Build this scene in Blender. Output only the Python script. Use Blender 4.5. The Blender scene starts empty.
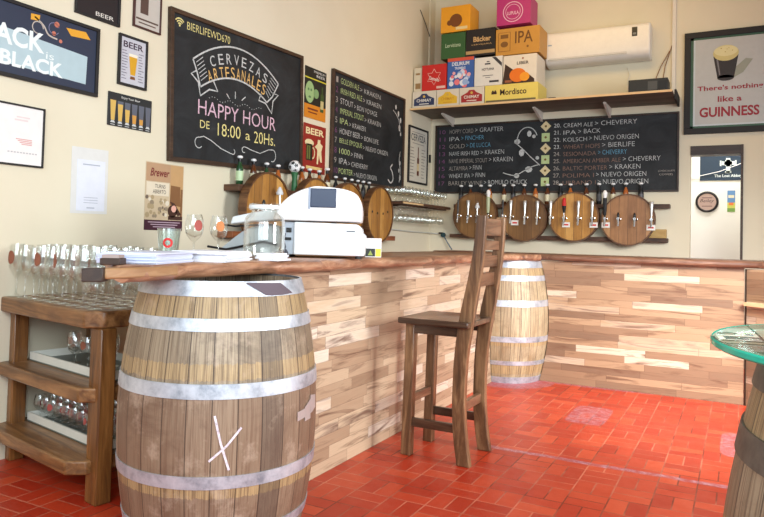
import bpy, bmesh, math, random
from mathutils import Matrix, Vector
random.seed(7)
PI = math.pi
SC = bpy.context.scene
COL = SC.collection

# ------------------------------------------------------------------ camera
cam_d = bpy.data.cameras.new('camera')
cam = bpy.data.objects.new('camera', cam_d); COL.objects.link(cam)
cam_d.sensor_width = 36.0
cam_d.lens = 680.0 / 764.0 * 36.0
cam_d.shift_y = -0.0543
cam_d.clip_start = 0.05
# columns: right, up, back
R = ((0.88468263, -0.00820816, 0.46612151), (0.46549912, -0.03900831, -0.88418828), (0.02544017, 0.99920517, -0.03068908))
M4 = Matrix(R).to_4x4(); M4.translation = Vector((0, 0, 1.11))
cam.matrix_world = M4
SC.camera = cam

# ------------------------------------------------------------------ world, exposure
w = bpy.data.worlds.new('world'); SC.world = w; w.use_nodes = True
bg = w.node_tree.nodes['Background']
bg.inputs[0].default_value = (0.93, 0.96, 1.0, 1); bg.inputs[1].default_value = 0.50
SC.view_settings.view_transform = 'Standard'; SC.view_settings.look = 'None'
SC.view_settings.exposure = 0.58; SC.view_settings.gamma = 1.0
SC.view_settings.use_curve_mapping = False
SC.cycles.transparent_max_bounces = 48; SC.cycles.max_bounces = 10

def area(name, loc, target, sx, sy, energy, color, spread=180):
    l = bpy.data.lights.new(name, 'AREA'); l.shape = 'RECTANGLE'; l.size = sx; l.size_y = sy
    l.energy = energy; l.color = color; l.spread = math.radians(spread)
    o = bpy.data.objects.new(name, l); COL.objects.link(o); o.location = loc
    d = Vector(target) - Vector(loc); o.rotation_euler = d.to_track_quat('-Z', 'Y').to_euler()
    return o
area('street_window_light', (2.6, 3.0, 1.75), (-1.7, 3.5, 0.6), 1.1, 1.3, 58, (0.97, 0.985, 1.0), 125)
area('street_wide_light', (1.6, -0.9, 2.3), (-2.4, 2.6, 0.9), 2.0, 1.8, 40, (0.84, 0.94, 1.0), 110)
area('rear_fill_light', (-0.4, -1.6, 2.3), (-1.9, 3.2, 0.9), 2.6, 2.0, 20, (0.80, 0.92, 1.0), 100)  # soft fill added behind the camera, no visible source
area('counter_fill_light', (0.95, 3.4, 1.9), (-0.35, 5.3, 0.25), 0.8, 0.8, 25, (1.0, 0.98, 0.97), 80)  # unseen fill added to brighten the right end of the cross counter
area('ceiling_lamp_light', (-1.3, 5.6, 3.75), (-1.5, 6.6, 1.6), 1.6, 0.5, 11, (1.0, 0.68, 0.26))
area('back_room_light', (-0.2, 7.7, 3.2), (-0.2, 8.1, 1.2), 0.8, 0.4, 34, (1.0, 0.98, 0.95))  # unseen light added so the room past the opening isn't dark

# ------------------------------------------------------------------ materials
def srgb(r, g, b):
    f = lambda c: (c / 255 / 12.92) if c / 255 <= 0.04045 else ((c / 255 + 0.055) / 1.055) ** 2.4
    return (f(r), f(g), f(b), 1.0)
class ND:
    """short-hand for building node graphs"""
    def __init__(s, name):
        s.m = bpy.data.materials.new(name); s.m.use_nodes = True
        s.t = s.m.node_tree; s.n = s.t.nodes; s.bsdf = s.n['Principled BSDF']
    def new(s, t, **k):
        n = s.n.new(t)
        for a, v in k.items(): setattr(n, a, v)
        return n
    def put(s, sock, v):
        if isinstance(v, (int, float, tuple, list)): sock.default_value = v
        else: s.t.links.new(v, sock)
    def math(s, op, a, b=0.0, c=None):
        n = s.new('ShaderNodeMath', operation=op); s.put(n.inputs[0], a); s.put(n.inputs[1], b)
        if c is not None: s.put(n.inputs[2], c)
        return n.outputs[0]
    def coord(s, kind='Object', scale=(1, 1, 1), loc=(0, 0, 0), rot=(0, 0, 0)):
        t = s.new('ShaderNodeTexCoord'); mp = s.new('ShaderNodeMapping')
        s.t.links.new(t.outputs[kind], mp.inputs[0]); mp.inputs['Scale'].default_value = scale
        mp.inputs['Location'].default_value = loc; mp.inputs['Rotation'].default_value = rot
        return mp.outputs[0]
    def sep(s, v):
        n = s.new('ShaderNodeSeparateXYZ'); s.put(n.inputs[0], v); return n.outputs
    def comb(s, x, y, z):
        n = s.new('ShaderNodeCombineXYZ')
        for i, v in enumerate((x, y, z)): s.put(n.inputs[i], v)
        return n.outputs[0]
    def noise(s, vec, scale=5.0, detail=3.0, rough=0.55, dist=0.0):
        n = s.new('ShaderNodeTexNoise'); s.put(n.inputs['Vector'], vec)
        n.inputs['Scale'].default_value = scale; n.inputs['Detail'].default_value = detail
        n.inputs['Roughness'].default_value = rough; n.inputs['Distortion'].default_value = dist
        return n.outputs['Fac']
    def white(s, vec):
        n = s.new('ShaderNodeTexWhiteNoise', noise_dimensions='3D'); s.put(n.inputs['Vector'], vec); return n.outputs['Value']
    def ramp(s, fac, stops, mode='LINEAR'):
        n = s.new('ShaderNodeValToRGB'); s.put(n.inputs[0], fac); cr = n.color_ramp; cr.interpolation = mode
        while len(cr.elements) < len(stops): cr.elements.new(0.5)
        for e, (p, c) in zip(cr.elements, stops): e.position = p; e.color = c
        return n.outputs[0]
    def mix(s, fac, a, b, mode='MIX'):
        n = s.new('ShaderNodeMix', data_type='RGBA', blend_type=mode)
        s.put(n.inputs[0], fac); s.put(n.inputs[6], a); s.put(n.inputs[7], b); return n.outputs[2]
    def bump(s, h, strength=0.3, dist=0.01):
        n = s.new('ShaderNodeBump'); s.put(n.inputs['Height'], h); n.inputs['Strength'].default_value = strength
        n.inputs['Distance'].default_value = dist; s.t.links.new(n.outputs[0], s.bsdf.inputs['Normal'])
    def fin(s, col=None, rough=0.5, metal=0.0, spec=0.5, coat=0.0):
        if col is not None: s.put(s.bsdf.inputs['Base Color'], col)
        s.put(s.bsdf.inputs['Roughness'], rough); s.put(s.bsdf.inputs['Metallic'], metal)
        s.bsdf.inputs['Specular IOR Level'].default_value = spec; s.bsdf.inputs['Coat Weight'].default_value = coat
        return s.m
_mc = {}
def flat(rgb, rough=0.5, metal=0.0, spec=0.4):
    k = (rgb, rough, metal, spec)
    if k not in _mc:
        n = ND('paint_%d_%d_%d' % rgb)
        v = n.noise(n.coord('Object'), 22, 3)
        c = srgb(*rgb); c2 = tuple(x * 0.88 for x in c[:3]) + (1,)
        _mc[k] = n.fin(n.mix(v, c2, c), rough, metal, spec)
    return _mc[k]

n = ND('wall_plaster'); v = n.noise(n.coord('Object'), 2.2, 5); f = n.noise(n.coord('Object'), 60, 3)
n.bump(f, 0.12, 0.004)
M_WALL = n.fin(n.mix(v, srgb(214, 204, 178), srgb(224, 216, 193)), 0.75, 0, 0.25)
n = ND('white_wall_plaster'); v = n.noise(n.coord('Object'), 3, 4)
M_WHITEWALL = n.fin(n.mix(v, srgb(226, 228, 224), srgb(236, 237, 233)), 0.7)

# floor: basket-weave terracotta
n = ND('terracotta_floor_tiles')
U = 0.165
co = n.coord('Object'); warp = n.noise(co, 1.6, 2)
x, y, z = n.sep(co)
X = n.math('DIVIDE', x, U); Y = n.math('DIVIDE', y, U)
ix = n.math('FLOOR', X); iy = n.math('FLOOR', Y)
fx = n.math('SUBTRACT', X, ix); fy = n.math('SUBTRACT', Y, iy)
par = n.math('MODULO', n.math('ADD', n.math('ADD', ix, iy), 1000.0), 2.0)
par = n.math('GREATER_THAN', par, 0.5)
ipar = n.math('SUBTRACT', 1.0, par)
a = n.math('ADD', n.math('MULTIPLY', fx, par), n.math('MULTIPLY', fy, ipar))      # split axis
b = n.math('ADD', n.math('MULTIPLY', fy, par), n.math('MULTIPLY', fx, ipar))
a2 = n.math('MULTIPLY', a, 2.0); half = n.math('FLOOR', a2); fa = n.math('SUBTRACT', a2, half)
da = n.math('MULTIPLY', n.math('MINIMUM', fa, n.math('SUBTRACT', 1.0, fa)), 0.5)
db = n.math('MINIMUM', b, n.math('SUBTRACT', 1.0, b))
dd = n.math('MINIMUM', da, db)
wob = n.noise(co, 30, 3)
g = n.math('LESS_THAN', dd, n.math('ADD', 0.006, n.math('MULTIPLY', wob, 0.028)))
rnd = n.white(n.comb(ix, iy, half))
tile = n.ramp(rnd, [(0, srgb(172, 46, 22)), (0.35, srgb(188, 56, 28)), (0.7, srgb(198, 66, 34)), (1, srgb(210, 82, 46))])
blot = n.noise(co, 9, 5, 0.65)
tile = n.mix(n.math('MULTIPLY', blot, 0.5), tile, srgb(160, 38, 20))
gn = n.ramp(n.noise(co, 2.4, 3, 0.6), [(0.40, srgb(96, 34, 22)), (0.60, srgb(206, 124, 98))])
col = n.mix(n.math('MULTIPLY', g, 0.8), tile, gn)
# worn purple wax marks: an old line across the floor and two patches
wn = n.noise(co, 26, 5, 0.8); wn2 = n.noise(co, 6, 3)
ly = n.math('ABSOLUTE', n.math('SUBTRACT', y, n.math('ADD', 3.545, n.math('MULTIPLY', wn2, 0.04))))
line = n.math('MULTIPLY', n.math('LESS_THAN', ly, 0.022), n.math('MULTIPLY', n.math('GREATER_THAN', x, -1.22), n.math('LESS_THAN', x, 0.3)))
def patch(cx, cy, rx, ry, pw=3.0):
    px = n.math('POWER', n.math('ABSOLUTE', n.math('DIVIDE', n.math('SUBTRACT', x, cx), rx)), pw)
    py = n.math('POWER', n.math('ABSOLUTE', n.math('DIVIDE', n.math('SUBTRACT', y, cy), ry)), pw)
    return n.math('LESS_THAN', n.math('ADD', px, py), 1.0)
pm = n.math('MAXIMUM', patch(-0.85, 4.56, 0.12, 0.24, 6.0), patch(-0.02, 4.35, 0.07, 0.26, 4.0))
pm = n.math('MAXIMUM', pm, patch(-1.64, 5.38, 0.36, 0.36, 2.0))
pm = n.math('MAXIMUM', pm, patch(-1.15, 5.44, 0.6, 0.03, 2.0))
pm = n.math('MULTIPLY', pm, 0.55)
mk = n.math('MULTIPLY', n.math('MAXIMUM', n.math('MULTIPLY', line, 0.8), pm), n.ramp(wn, [(0.3, (0.15,) * 3 + (1,)), (0.6, (1,) * 4)]))
stain = n.ramp(wn, [(0.4, srgb(126, 74, 96)), (0.62, srgb(188, 150, 166))])
col = n.mix(n.math('MINIMUM', mk, 0.85), col, stain)
n.bump(n.math('SUBTRACT', n.math('MULTIPLY', wob, 0.2), g), 0.35, 0.004)
M_FLOOR = n.fin(col, n.math('ADD', 0.26, n.math('MULTIPLY', blot, 0.25)), 0, 0.5)

# counter front: laminate strips, local x along, local y up
def planks(name, rows, lng, stops, seed):
    n = ND(name); co = n.coord('Object'); x, y, z = n.sep(co)
    r = n.math('DIVIDE', y, rows); ir = n.math('FLOOR', r); fr = n.math('SUBTRACT', r, ir)
    off = n.white(n.comb(ir, seed, 3.0))
    q = n.math('ADD', n.math('DIVIDE', x, n.math('ADD', lng, n.math('MULTIPLY', off, lng * 0.6))), n.math('MULTIPLY', off, 7.3))
    iq = n.math('FLOOR', q); fq = n.math('SUBTRACT', q, iq)
    rnd = n.white(n.comb(iq, ir, seed + 0.5))
    shift = n.math('MULTIPLY', rnd, 40.0)
    gv = n.comb(n.math('ADD', n.math('MULTIPLY', x, 1.7), n.math('MULTIPLY', shift, .3)), n.math('MULTIPLY', y, 15.0), n.math('MULTIPLY', rnd, 1.2))
    g1 = n.noise(gv, 1.35, 6, 0.60, 1.1)
    gv2 = n.comb(n.math('ADD', n.math('MULTIPLY', x, 3.0), shift), n.math('MULTIPLY', y, 120.0), rnd)
    g2 = n.noise(gv2, 1.5, 4, 0.6)
    base = n.ramp(n.math('ADD', n.math('MULTIPLY', rnd, 0.72), n.math('MULTIPLY', g1, 0.32)), stops)
    dark = n.ramp(g1, [(0.50, (0, 0, 0, 1)), (0.68, (1, 1, 1, 1))])
    col = n.mix(n.math('MULTIPLY', dark, 0.85), base, srgb(92, 62, 46))
    col = n.mix(n.math('MULTIPLY', g2, 0.34), col, srgb(138, 102, 76))
    seam = n.math('MAXIMUM', n.math('LESS_THAN', fr, 0.035), n.math('LESS_THAN', fq, 0.006))
    col = n.mix(n.math('MULTIPLY', seam, 0.5), col, srgb(80, 50, 36))
    return n.fin(col, n.math('ADD', 0.3, n.math('MULTIPLY', g2, 0.2)), 0, 0.5)
PSA = [(0.08, srgb(146, 122, 98)), (0.24, srgb(176, 150, 122)), (0.50, srgb(202, 178, 148)), (0.72, srgb(214, 192, 160)), (0.86, srgb(236, 224, 204)), (0.96, srgb(190, 164, 136))]
PSB = [(0.08, srgb(106, 86, 70)), (0.24, srgb(138, 110, 86)), (0.50, srgb(162, 132, 102)), (0.72, srgb(178, 148, 116)), (0.86, srgb(218, 200, 176)), (0.96, srgb(154, 126, 102))]
M_PLANKA = planks('counter_strips_pale', 0.058, 0.34, PSA, 4.0)
M_PLANKB = planks('counter_strips', 0.052, 0.40, PSB, 9.0)

def wood(name, c1, c2, c3, axis='Z', scale=1.0, rough=0.5, knots=0.3, bumpy=0.25, coat=0.0):
    n = ND(name)
    s = {'X': (1.3, 14, 14), 'Y': (14, 1.3, 14), 'Z': (14, 14, 1.3)}[axis]
    co = n.coord('Object', tuple(q * scale for q in s))
    g1 = n.noise(co, 1.3, 6, 0.65, 1.2); g2 = n.noise(n.coord('Object', tuple(q * 4 * scale for q in s)), 1.5, 3)
    bl = n.noise(n.coord('Object', (1, 1, 1)), 5, 3)
    c = n.ramp(g1, [(0.3, c1), (0.5, c2), (0.7, c3)])
    c = n.mix(n.math('MULTIPLY', g2, 0.35), c, c1)
    c = n.mix(n.math('MULTIPLY', n.ramp(bl, [(0.5, (0, 0, 0, 1)), (0.75, (1, 1, 1, 1))]), knots), c, c1)
    n.bump(g1, bumpy, 0.004)
    return n.fin(c, rough, 0, 0.45, coat)
M_SLAB = wood('live_edge_slab_wood', srgb(86, 54, 40), srgb(170, 122, 92), srgb(218, 180, 146), 'Y', 1.0, 0.42, 0.5, 0.5, 0.1)
M_SLABX = wood('live_edge_slab_wood_across', srgb(70, 44, 34), srgb(120, 84, 66), srgb(166, 130, 106), 'X', 1.0, 0.42, 0.5, 0.5, 0.1)
M_SLABEND = wood('slab_end_grain', srgb(104, 70, 44), srgb(156, 116, 78), srgb(190, 154, 112), 'Y', 0.7, 0.5)
M_STOOL = wood('dark_stool_wood', srgb(60, 40, 26), srgb(118, 84, 56), srgb(176, 138, 98), 'Z', 1.0, 0.36, 0.5, 0.4, 0.15)
M_STOOLX = wood('dark_seat_wood', srgb(40, 26, 18), srgb(74, 52, 38), srgb(116, 88, 66), 'X', 1.0, 0.3, 0.4, 0.3, 0.3)
M_STOOLY = wood('dark_slat_wood', srgb(64, 42, 28), srgb(116, 82, 58), srgb(160, 122, 92), 'Y', 1.0, 0.38, 0.4, 0.3, 0.15)
M_TABLE = wood('rustic_bench_wood', srgb(76, 46, 24), srgb(134, 92, 52), srgb(176, 130, 82), 'X', 1.0, 0.42, 0.5, 0.6, 0.15)
M_TABLEZ = wood('rustic_leg_wood', srgb(62, 36, 16), srgb(122, 78, 36), srgb(160, 108, 56), 'Z', 1.0, 0.4, 0.4, 0.5, 0.2)
M_RAIL = wood('brown_rail_wood', srgb(52, 32, 22), srgb(88, 58, 40), srgb(120, 84, 60), 'X', 1.0, 0.55)
M_SHELF = wood('grey_brown_shelf_board', srgb(78, 70, 60), srgb(98, 88, 76), srgb(118, 106, 92), 'X', 0.6, 0.6, 0.1, 0.1)
M_SHELFEDGE = wood('pale_shelf_edge', srgb(196, 160, 112), srgb(218, 186, 138), srgb(232, 204, 160), 'X', 0.6, 0.5, 0.05, 0.05)

def cask(name, dark=False):
    """barrel staves around local Z, paler bands between the hoops"""
    n = ND(name); co = n.coord('Object'); x, y, z = n.sep(co)
    ang = n.math('ARCTAN2', y, x); q = n.math('MULTIPLY', ang, 27 / (2 * PI)); iq = n.math('FLOOR', q); fq = n.math('SUBTRACT', q, iq)
    rnd = n.white(n.comb(iq, 2.0, 5.0))
    gv = n.comb(n.math('MULTIPLY', ang, 14.0), rnd, n.math('MULTIPLY', z, 2.5))
    g1 = n.noise(gv, 1.6, 6, 0.7, 0.6); g2 = n.noise(n.comb(n.math('MULTIPLY', ang, 50.0), rnd, n.math('MULTIPLY', z, 3.0)), 1.6, 4, 0.6)
    if dark:
        st = [(0.05, srgb(92, 78, 62)), (0.35, srgb(138, 122, 100)), (0.6, srgb(160, 144, 120)), (0.9, srgb(184, 168, 142))]
    else:
        st = [(0.05, srgb(138, 120, 92)), (0.35, srgb(170, 150, 118)), (0.6, srgb(190, 172, 138)), (0.9, srgb(208, 192, 160))]
    c = n.ramp(n.math('ADD', n.math('MULTIPLY', rnd, 0.45), n.math('MULTIPLY', g1, 0.5)), st)
    c = n.mix(n.math('MULTIPLY', n.ramp(g2, [(0.46, (0, 0, 0, 1)), (0.62, (1, 1, 1, 1))]), 0.62), c, srgb(88, 70, 54))
    g3 = n.noise(co, 3.2, 6, 0.75, 0.8)
    c = n.mix(n.math('MULTIPLY', n.ramp(g3, [(0.50, (0, 0, 0, 1)), (0.66, (1, 1, 1, 1))]), 0.62), c, srgb(66, 52, 44) if dark else srgb(122, 102, 76))
    if dark:   # the lower belly is browner and stained
        lo = n.ramp(z, [(0.60, (1, 1, 1, 1)), (0.635, (0, 0, 0, 1))])
        c = n.mix(n.math('MULTIPLY', lo, 0.5), c, srgb(118, 84, 64))
    # pale raw bands beside hoops
    zz = n.math('ADD', z, n.math('MULTIPLY', g1, 0.03))
    m = None
    for z0, z1 in (((0.845, 0.93), (0.665, 0.715), (0.30, 0.335)) if dark else ((0.85, 0.93), (0.31, 0.35), (0.09, 0.165))):
        k = n.math('MULTIPLY', n.math('GREATER_THAN', zz, z0), n.math('LESS_THAN', zz, z1))
        m = k if m is None else n.math('MAXIMUM', m, k)
    band = n.mix(n.ramp(g2, [(0.4, (0, 0, 0, 1)), (0.7, (1, 1, 1, 1))]), srgb(190, 160, 110), srgb(100, 78, 54))
    c = n.mix(n.math('MULTIPLY', m, 0.6), c, band)
    # one blackened stave
    dk = n.math('MULTIPLY', n.math('COMPARE', iq, -2.0 if dark else 5.0, 0.5), 0.5)
    c = n.mix(dk, c, srgb(64, 54, 48))
    bl = n.noise(co, 7, 5, 0.7)
    c = n.mix(n.math('MULTIPLY', n.ramp(bl, [(0.55, (0, 0, 0, 1)), (0.68, (1, 1, 1, 1))]), 0.35), c, srgb(200, 178, 156) if dark else srgb(150, 120, 80))
    sm = n.math('MULTIPLY', n.math('LESS_THAN', fq, 0.05), 0.75)
    c = n.mix(sm, c, srgb(52, 38, 30))
    n.bump(n.math('SUBTRACT', g2, sm), 0.4, 0.004)
    return n.fin(c, 0.5, 0, 0.4)
M_CASKD = cask('weathered_oak_staves', True); M_CASKL = cask('pale_oak_staves')
n = ND('galvanised_hoop'); nn = n.noise(n.coord('Object'), 16, 5, 0.7)
M_HOOP = n.fin(n.ramp(nn, [(0.3, srgb(140, 148, 158)), (0.5, srgb(186, 192, 200)), (0.75, srgb(214, 218, 224))]), n.math('ADD', 0.34, n.math('MULTIPLY', nn, 0.2)), 0.55)
n = ND('rusty_hoop'); nn = n.noise(n.coord('Object'), 20, 5, 0.7)
M_HOOPD = n.fin(n.ramp(nn, [(0.3, srgb(88, 80, 74)), (0.75, srgb(130, 122, 112))]), 0.5, 0.5)

def head(name, c1, c2, c3):
    """flat barrel head: vertical boards, local z = out of the head, local y up"""
    n = ND(name); co = n.coord('Object'); x, y, z = n.sep(co)
    q = n.math('DIVIDE', x, 0.082); iq = n.math('FLOOR', q); fq = n.math('SUBTRACT', q, iq)
    oi = n.new('ShaderNodeObjectInfo')
    rnd = n.white(n.comb(iq, 1.0, oi.outputs['Random']))
    g = n.noise(n.comb(n.math('MULTIPLY', x, 22.0), n.math('MULTIPLY', y, 2.0), rnd), 1.6, 6, 0.65, 0.8)
    c = n.ramp(n.math('ADD', n.math('MULTIPLY', rnd, 0.4), n.math('MULTIPLY', g, 0.6)), [(0.2, c1), (0.5, c2), (0.8, c3)])
    sm = n.math('LESS_THAN', fq, 0.05); c = n.mix(n.math('MULTIPLY', sm, 0.65), c, srgb(50, 30, 16))
    b = n.noise(co, 9, 4, 0.7)
    c = n.mix(n.math('MULTIPLY', n.ramp(b, [(0.5, (0, 0, 0, 1)), (0.72, (1, 1, 1, 1))]), 0.3), c, c1)
    return n.fin(c, 0.42, 0, 0.45, 0.15)
M_HEADO = head('amber_head_boards', srgb(124, 80, 32), srgb(178, 126, 58), srgb(206, 158, 88))
M_HEADB = head('brown_head_boards', srgb(86, 58, 32), srgb(124, 88, 50), srgb(150, 112, 66))
M_HEADT = head('tan_head_boards', srgb(116, 76, 44), srgb(158, 112, 70), srgb(184, 138, 92))
M_RIM = wood('head_rim_wood', srgb(60, 36, 20), srgb(104, 68, 40), srgb(140, 100, 64), 'Z', 1.0, 0.5)

n = ND('chalkboard'); b = n.noise(n.coord('Object'), 3.0, 6, 0.7, 1.0)
M_CHALKB = n.fin(n.ramp(b, [(0.35, srgb(28, 30, 32)), (0.6, srgb(44, 47, 50)), (0.8, srgb(72, 76, 78))]), 0.6, 0, 0.3)
def chalk(name, rgb, lo=0.5):
    n = ND(name); b = n.noise(n.coord('Object'), 90, 3, 0.8); c = srgb(*rgb)
    d = tuple(q * lo for q in c[:3]) + (1,)
    return n.fin(n.ramp(b, [(0.3, d), (0.6, c)]), 0.9, 0, 0.1)
C_WHITE = chalk('chalk_white', (206, 208, 206)); C_YEL = chalk('chalk_yellow', (236, 224, 150)); C_ORA = chalk('chalk_orange', (232, 190, 120))
C_PINK = chalk('chalk_pink', (226, 190, 206)); C_PURP = chalk('chalk_purple', (128, 84, 120)); C_BLUE = chalk('chalk_blue', (110, 170, 200))
C_DIM = chalk('chalk_faded', (176, 168, 160), 0.4); C_BROWN = chalk('chalk_brown', (150, 118, 104), 0.5); C_GREEN = chalk('chalk_green', (196, 216, 150))

def glass(name, tint=(1, 1, 1, 1), f0=0.06, rough=0.02, alpha=0.9):
    m = bpy.data.materials.new(name); m.use_nodes = True; t = m.node_tree; t.nodes.clear()
    o = t.nodes.new('ShaderNodeOutputMaterial'); mx = t.nodes.new('ShaderNodeMixShader')
    tr = t.nodes.new('ShaderNodeBsdfTransparent'); gl = t.nodes.new('ShaderNodeBsdfGlossy'); lw = t.nodes.new('ShaderNodeLayerWeight'); pw = t.nodes.new('ShaderNodeMath'); pw.operation = 'POWER'; pw.inputs[1].default_value = 3.0
    tr.inputs[0].default_value = tint; gl.inputs[0].default_value = (1, 1, 1, 1); gl.inputs['Roughness'].default_value = rough
    lw.inputs[0].default_value = 0.5
    ad = t.nodes.new('ShaderNodeMath'); ad.operation = 'MULTIPLY_ADD'; ad.inputs[1].default_value = 0.85; ad.inputs[2].default_value = f0
    ad.use_clamp = True
    t.links.new(lw.outputs['Facing'], pw.inputs[0]); t.links.new(pw.outputs[0], ad.inputs[0]); t.links.new(ad.outputs[0], mx.inputs[0])
    t.links.new(tr.outputs[0], mx.inputs[1]); t.links.new(gl.outputs[0], mx.inputs[2]); t.links.new(mx.outputs[0], o.inputs[0])
    return m
M_GLASS = glass('clear_glass', (0.965, 0.975, 0.97, 1), 0.075)
M_JAR = glass('jar_glass', (0.965, 0.97, 0.955, 1), 0.06)
M_TEALEDGE = glass('teal_glass_edge', (0.05, 0.75, 0.62, 1), 0.02)
M_SHEET = glass('table_sheet_glass', (0.80, 0.93, 0.90, 1), 0.02)
M_TEAL = flat((40, 200, 172), 0.15)
def bottleglass(name, c):
    n = ND(name); return n.fin(n.mix(n.noise(n.coord('Object'), 30, 2), srgb(*c), tuple(q * 0.7 for q in srgb(*c)[:3]) + (1,)), 0.12, 0, 0.6)
M_BROWN = bottleglass('brown_bottle_glass', (92, 48, 20)); M_GREENB = bottleglass('green_bottle_glass', (34, 74, 42)); M_AMBER = bottleglass('amber_bottle_glass', (176, 96, 40))
M_CHROME = flat((222, 222, 222), 0.16, 1.0); M_BRASS = flat((214, 176, 96), 0.25, 1.0)
M_WHITE = flat((240, 240, 240), 0.4); M_ACW = flat((236, 232, 222), 0.35); M_PAPER = flat((236, 238, 246), 0.7); M_PLAST = flat((228, 234, 238), 0.3)
M_BLACK = flat((22, 22, 24), 0.35); M_BLACKM = flat((34, 32, 32), 0.6); M_DKFRAME = wood('dark_frame_wood', srgb(36, 24, 18), srgb(54, 38, 28), srgb(74, 54, 40), 'X', 1, 0.45)
M_FRAMEBR = wood('brown_frame_wood', srgb(44, 30, 20), srgb(66, 46, 32), srgb(88, 64, 46), 'X', 1, 0.5)

# ------------------------------------------------------------------ mesh helpers
class MB:
    def __init__(s): s.v = []; s.f = []; s.mi = []; s.mats = []; s.cur = 0
    def mat(s, m):
        if m not in s.mats: s.mats.append(m)
        s.cur = s.mats.index(m); return s
    def add(s, vs, fs):
        o = len(s.v); s.v += [tuple(p) for p in vs]
        for f in fs: s.f.append(tuple(i + o for i in f)); s.mi.append(s.cur)
        return s
    def box(s, x0, x1, y0, y1, z0, z1):
        return s.add([(x0, y0, z0), (x1, y0, z0), (x1, y1, z0), (x0, y1, z0), (x0, y0, z1), (x1, y0, z1), (x1, y1, z1), (x0, y1, z1)],
                     [(0, 3, 2, 1), (4, 5, 6, 7), (0, 1, 5, 4), (1, 2, 6, 5), (2, 3, 7, 6), (3, 0, 4, 7)])
    def prism(s, poly, z0, z1):
        n = len(poly)
        a = sum(poly[i][0] * poly[(i + 1) % n][1] - poly[(i + 1) % n][0] * poly[i][1] for i in range(n))
        if a < 0: poly = poly[::-1]
        vs = [(p[0], p[1], z0) for p in poly] + [(p[0], p[1], z1) for p in poly]
        return s.add(vs, [tuple(range(n - 1, -1, -1)), tuple(range(n, 2 * n))] + [(i, (i + 1) % n, (i + 1) % n + n, i + n) for i in range(n)])
    def prism_axis(s, poly, a0, a1, axis='Y'):
        """poly in the plane across the axis"""
        n = len(poly); f = {'Y': lambda p, t: (p[0], t, p[1]), 'X': lambda p, t: (t, p[0], p[1])}[axis]
        vs = [f(p, a0) for p in poly] + [f(p, a1) for p in poly]
        return s.add(vs, [tuple(range(n)), tuple(range(2 * n - 1, n - 1, -1))] + [(i, i + n, (i + 1) % n + n, (i + 1) % n) for i in range(n)])
    def lathe(s, prof, seg=24, c=(0, 0, 0), close=True, axis='Z'):
        rows = []; vs = []
        for r, z in prof:
            if r < 1e-6: rows.append([len(vs)]); vs.append((0, 0, z))
            else:
                rows.append(list(range(len(vs), len(vs) + seg)))
                vs += [(r * math.cos(2 * PI * k / seg), r * math.sin(2 * PI * k / seg), z) for k in range(seg)]
        fs = []
        for a, b in zip(rows, rows[1:]):
            for k in range(seg):
                k2 = (k + 1) % seg
                if len(a) == 1 and len(b) == 1: continue
                if len(a) == 1: fs.append((a[0], b[k2], b[k]))
                elif len(b) == 1: fs.append((a[k], a[k2], b[0]))
                else: fs.append((a[k], a[k2], b[k2], b[k]))
        m = {'Z': lambda p: p, 'Y': lambda p: (p[0], -p[2], p[1]), 'X': lambda p: (p[2], p[0], p[1])}[axis]
        vs = [tuple(q + d for q, d in zip(m(p), c)) for p in vs]
        return s.add(vs, fs)
    def tube(s, pts, r, seg=8):
        pts = [Vector(p) for p in pts]; vs = []; fs = []; n = len(pts); rr = r if isinstance(r, (list, tuple)) else [r] * n
        up = Vector((0, 0, 1)); prev = None
        for i, p in enumerate(pts):
            d = (pts[min(i + 1, n - 1)] - pts[max(i - 1, 0)]).normalized()
            if prev is None: a = d.cross(up if abs(d.z) < 0.9 else Vector((1, 0, 0))).normalized()
            else: a = (prev - d * prev.dot(d)).normalized()
            prev = a; b = d.cross(a)
            vs += [p + (a * math.cos(2 * PI * k / seg) + b * math.sin(2 * PI * k / seg)) * rr[i] for k in range(seg)]
        for i in range(n - 1):
            for k in range(seg):
                k2 = (k + 1) % seg; fs.append((i * seg + k, i * seg + k2, (i + 1) * seg + k2, (i + 1) * seg + k))
        fs.append(tuple(range(seg - 1, -1, -1))); fs.append(tuple((n - 1) * seg + k for k in range(seg)))
        return s.add(vs, fs)
    def disc(s, cx, cy, r, z0, z1, seg=28, ry=None):
        return s.prism([(cx + r * math.cos(2 * PI * k / seg), cy + (ry or r) * math.sin(2 * PI * k / seg)) for k in range(seg)], z0, z1)
    def ribbon(s, pts, w, z0, z1):
        """flat stroke in the local xy plane"""
        L = []; Rr = []; n = len(pts)
        for i, (px, py) in enumerate(pts):
            a = pts[max(i - 1, 0)]; b = pts[min(i + 1, n - 1)]; dx, dy = b[0] - a[0], b[1] - a[1]; d = math.hypot(dx, dy) or 1
            L.append((px - dy / d * w / 2, py + dx / d * w / 2)); Rr.append((px + dy / d * w / 2, py - dx / d * w / 2))
        for i in range(n - 1): s.prism([L[i], Rr[i], Rr[i + 1], L[i + 1]], z0, z1)
        return s
    def xf(s, M, start=0):
        s.v[start:] = [tuple(M @ Vector(p)) for p in s.v[start:]]; return s
    def build(s, name, mat=None, parent=None, bevel=0.0, smooth=True, angle=35, fix=False, loc=None):
        me = bpy.data.meshes.new(name); me.from_pydata(s.v, [], s.f)
        if mat is not None: me.materials.append(mat)
        else:
            for m in s.mats: me.materials.append(m)
            me.polygons.foreach_set('material_index', s.mi)
        if fix:
            b = bmesh.new(); b.from_mesh(me); bmesh.ops.recalc_face_normals(b, faces=b.faces); b.to_mesh(me); b.free()
        if smooth:
            me.polygons.foreach_set('use_smooth', [True] * len(me.polygons)); me.set_sharp_from_angle(angle=math.radians(angle))
        me.update()
        o = bpy.data.objects.new(name, me); COL.objects.link(o)
        if parent: o.parent = parent
        if loc: o.location = loc
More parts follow.
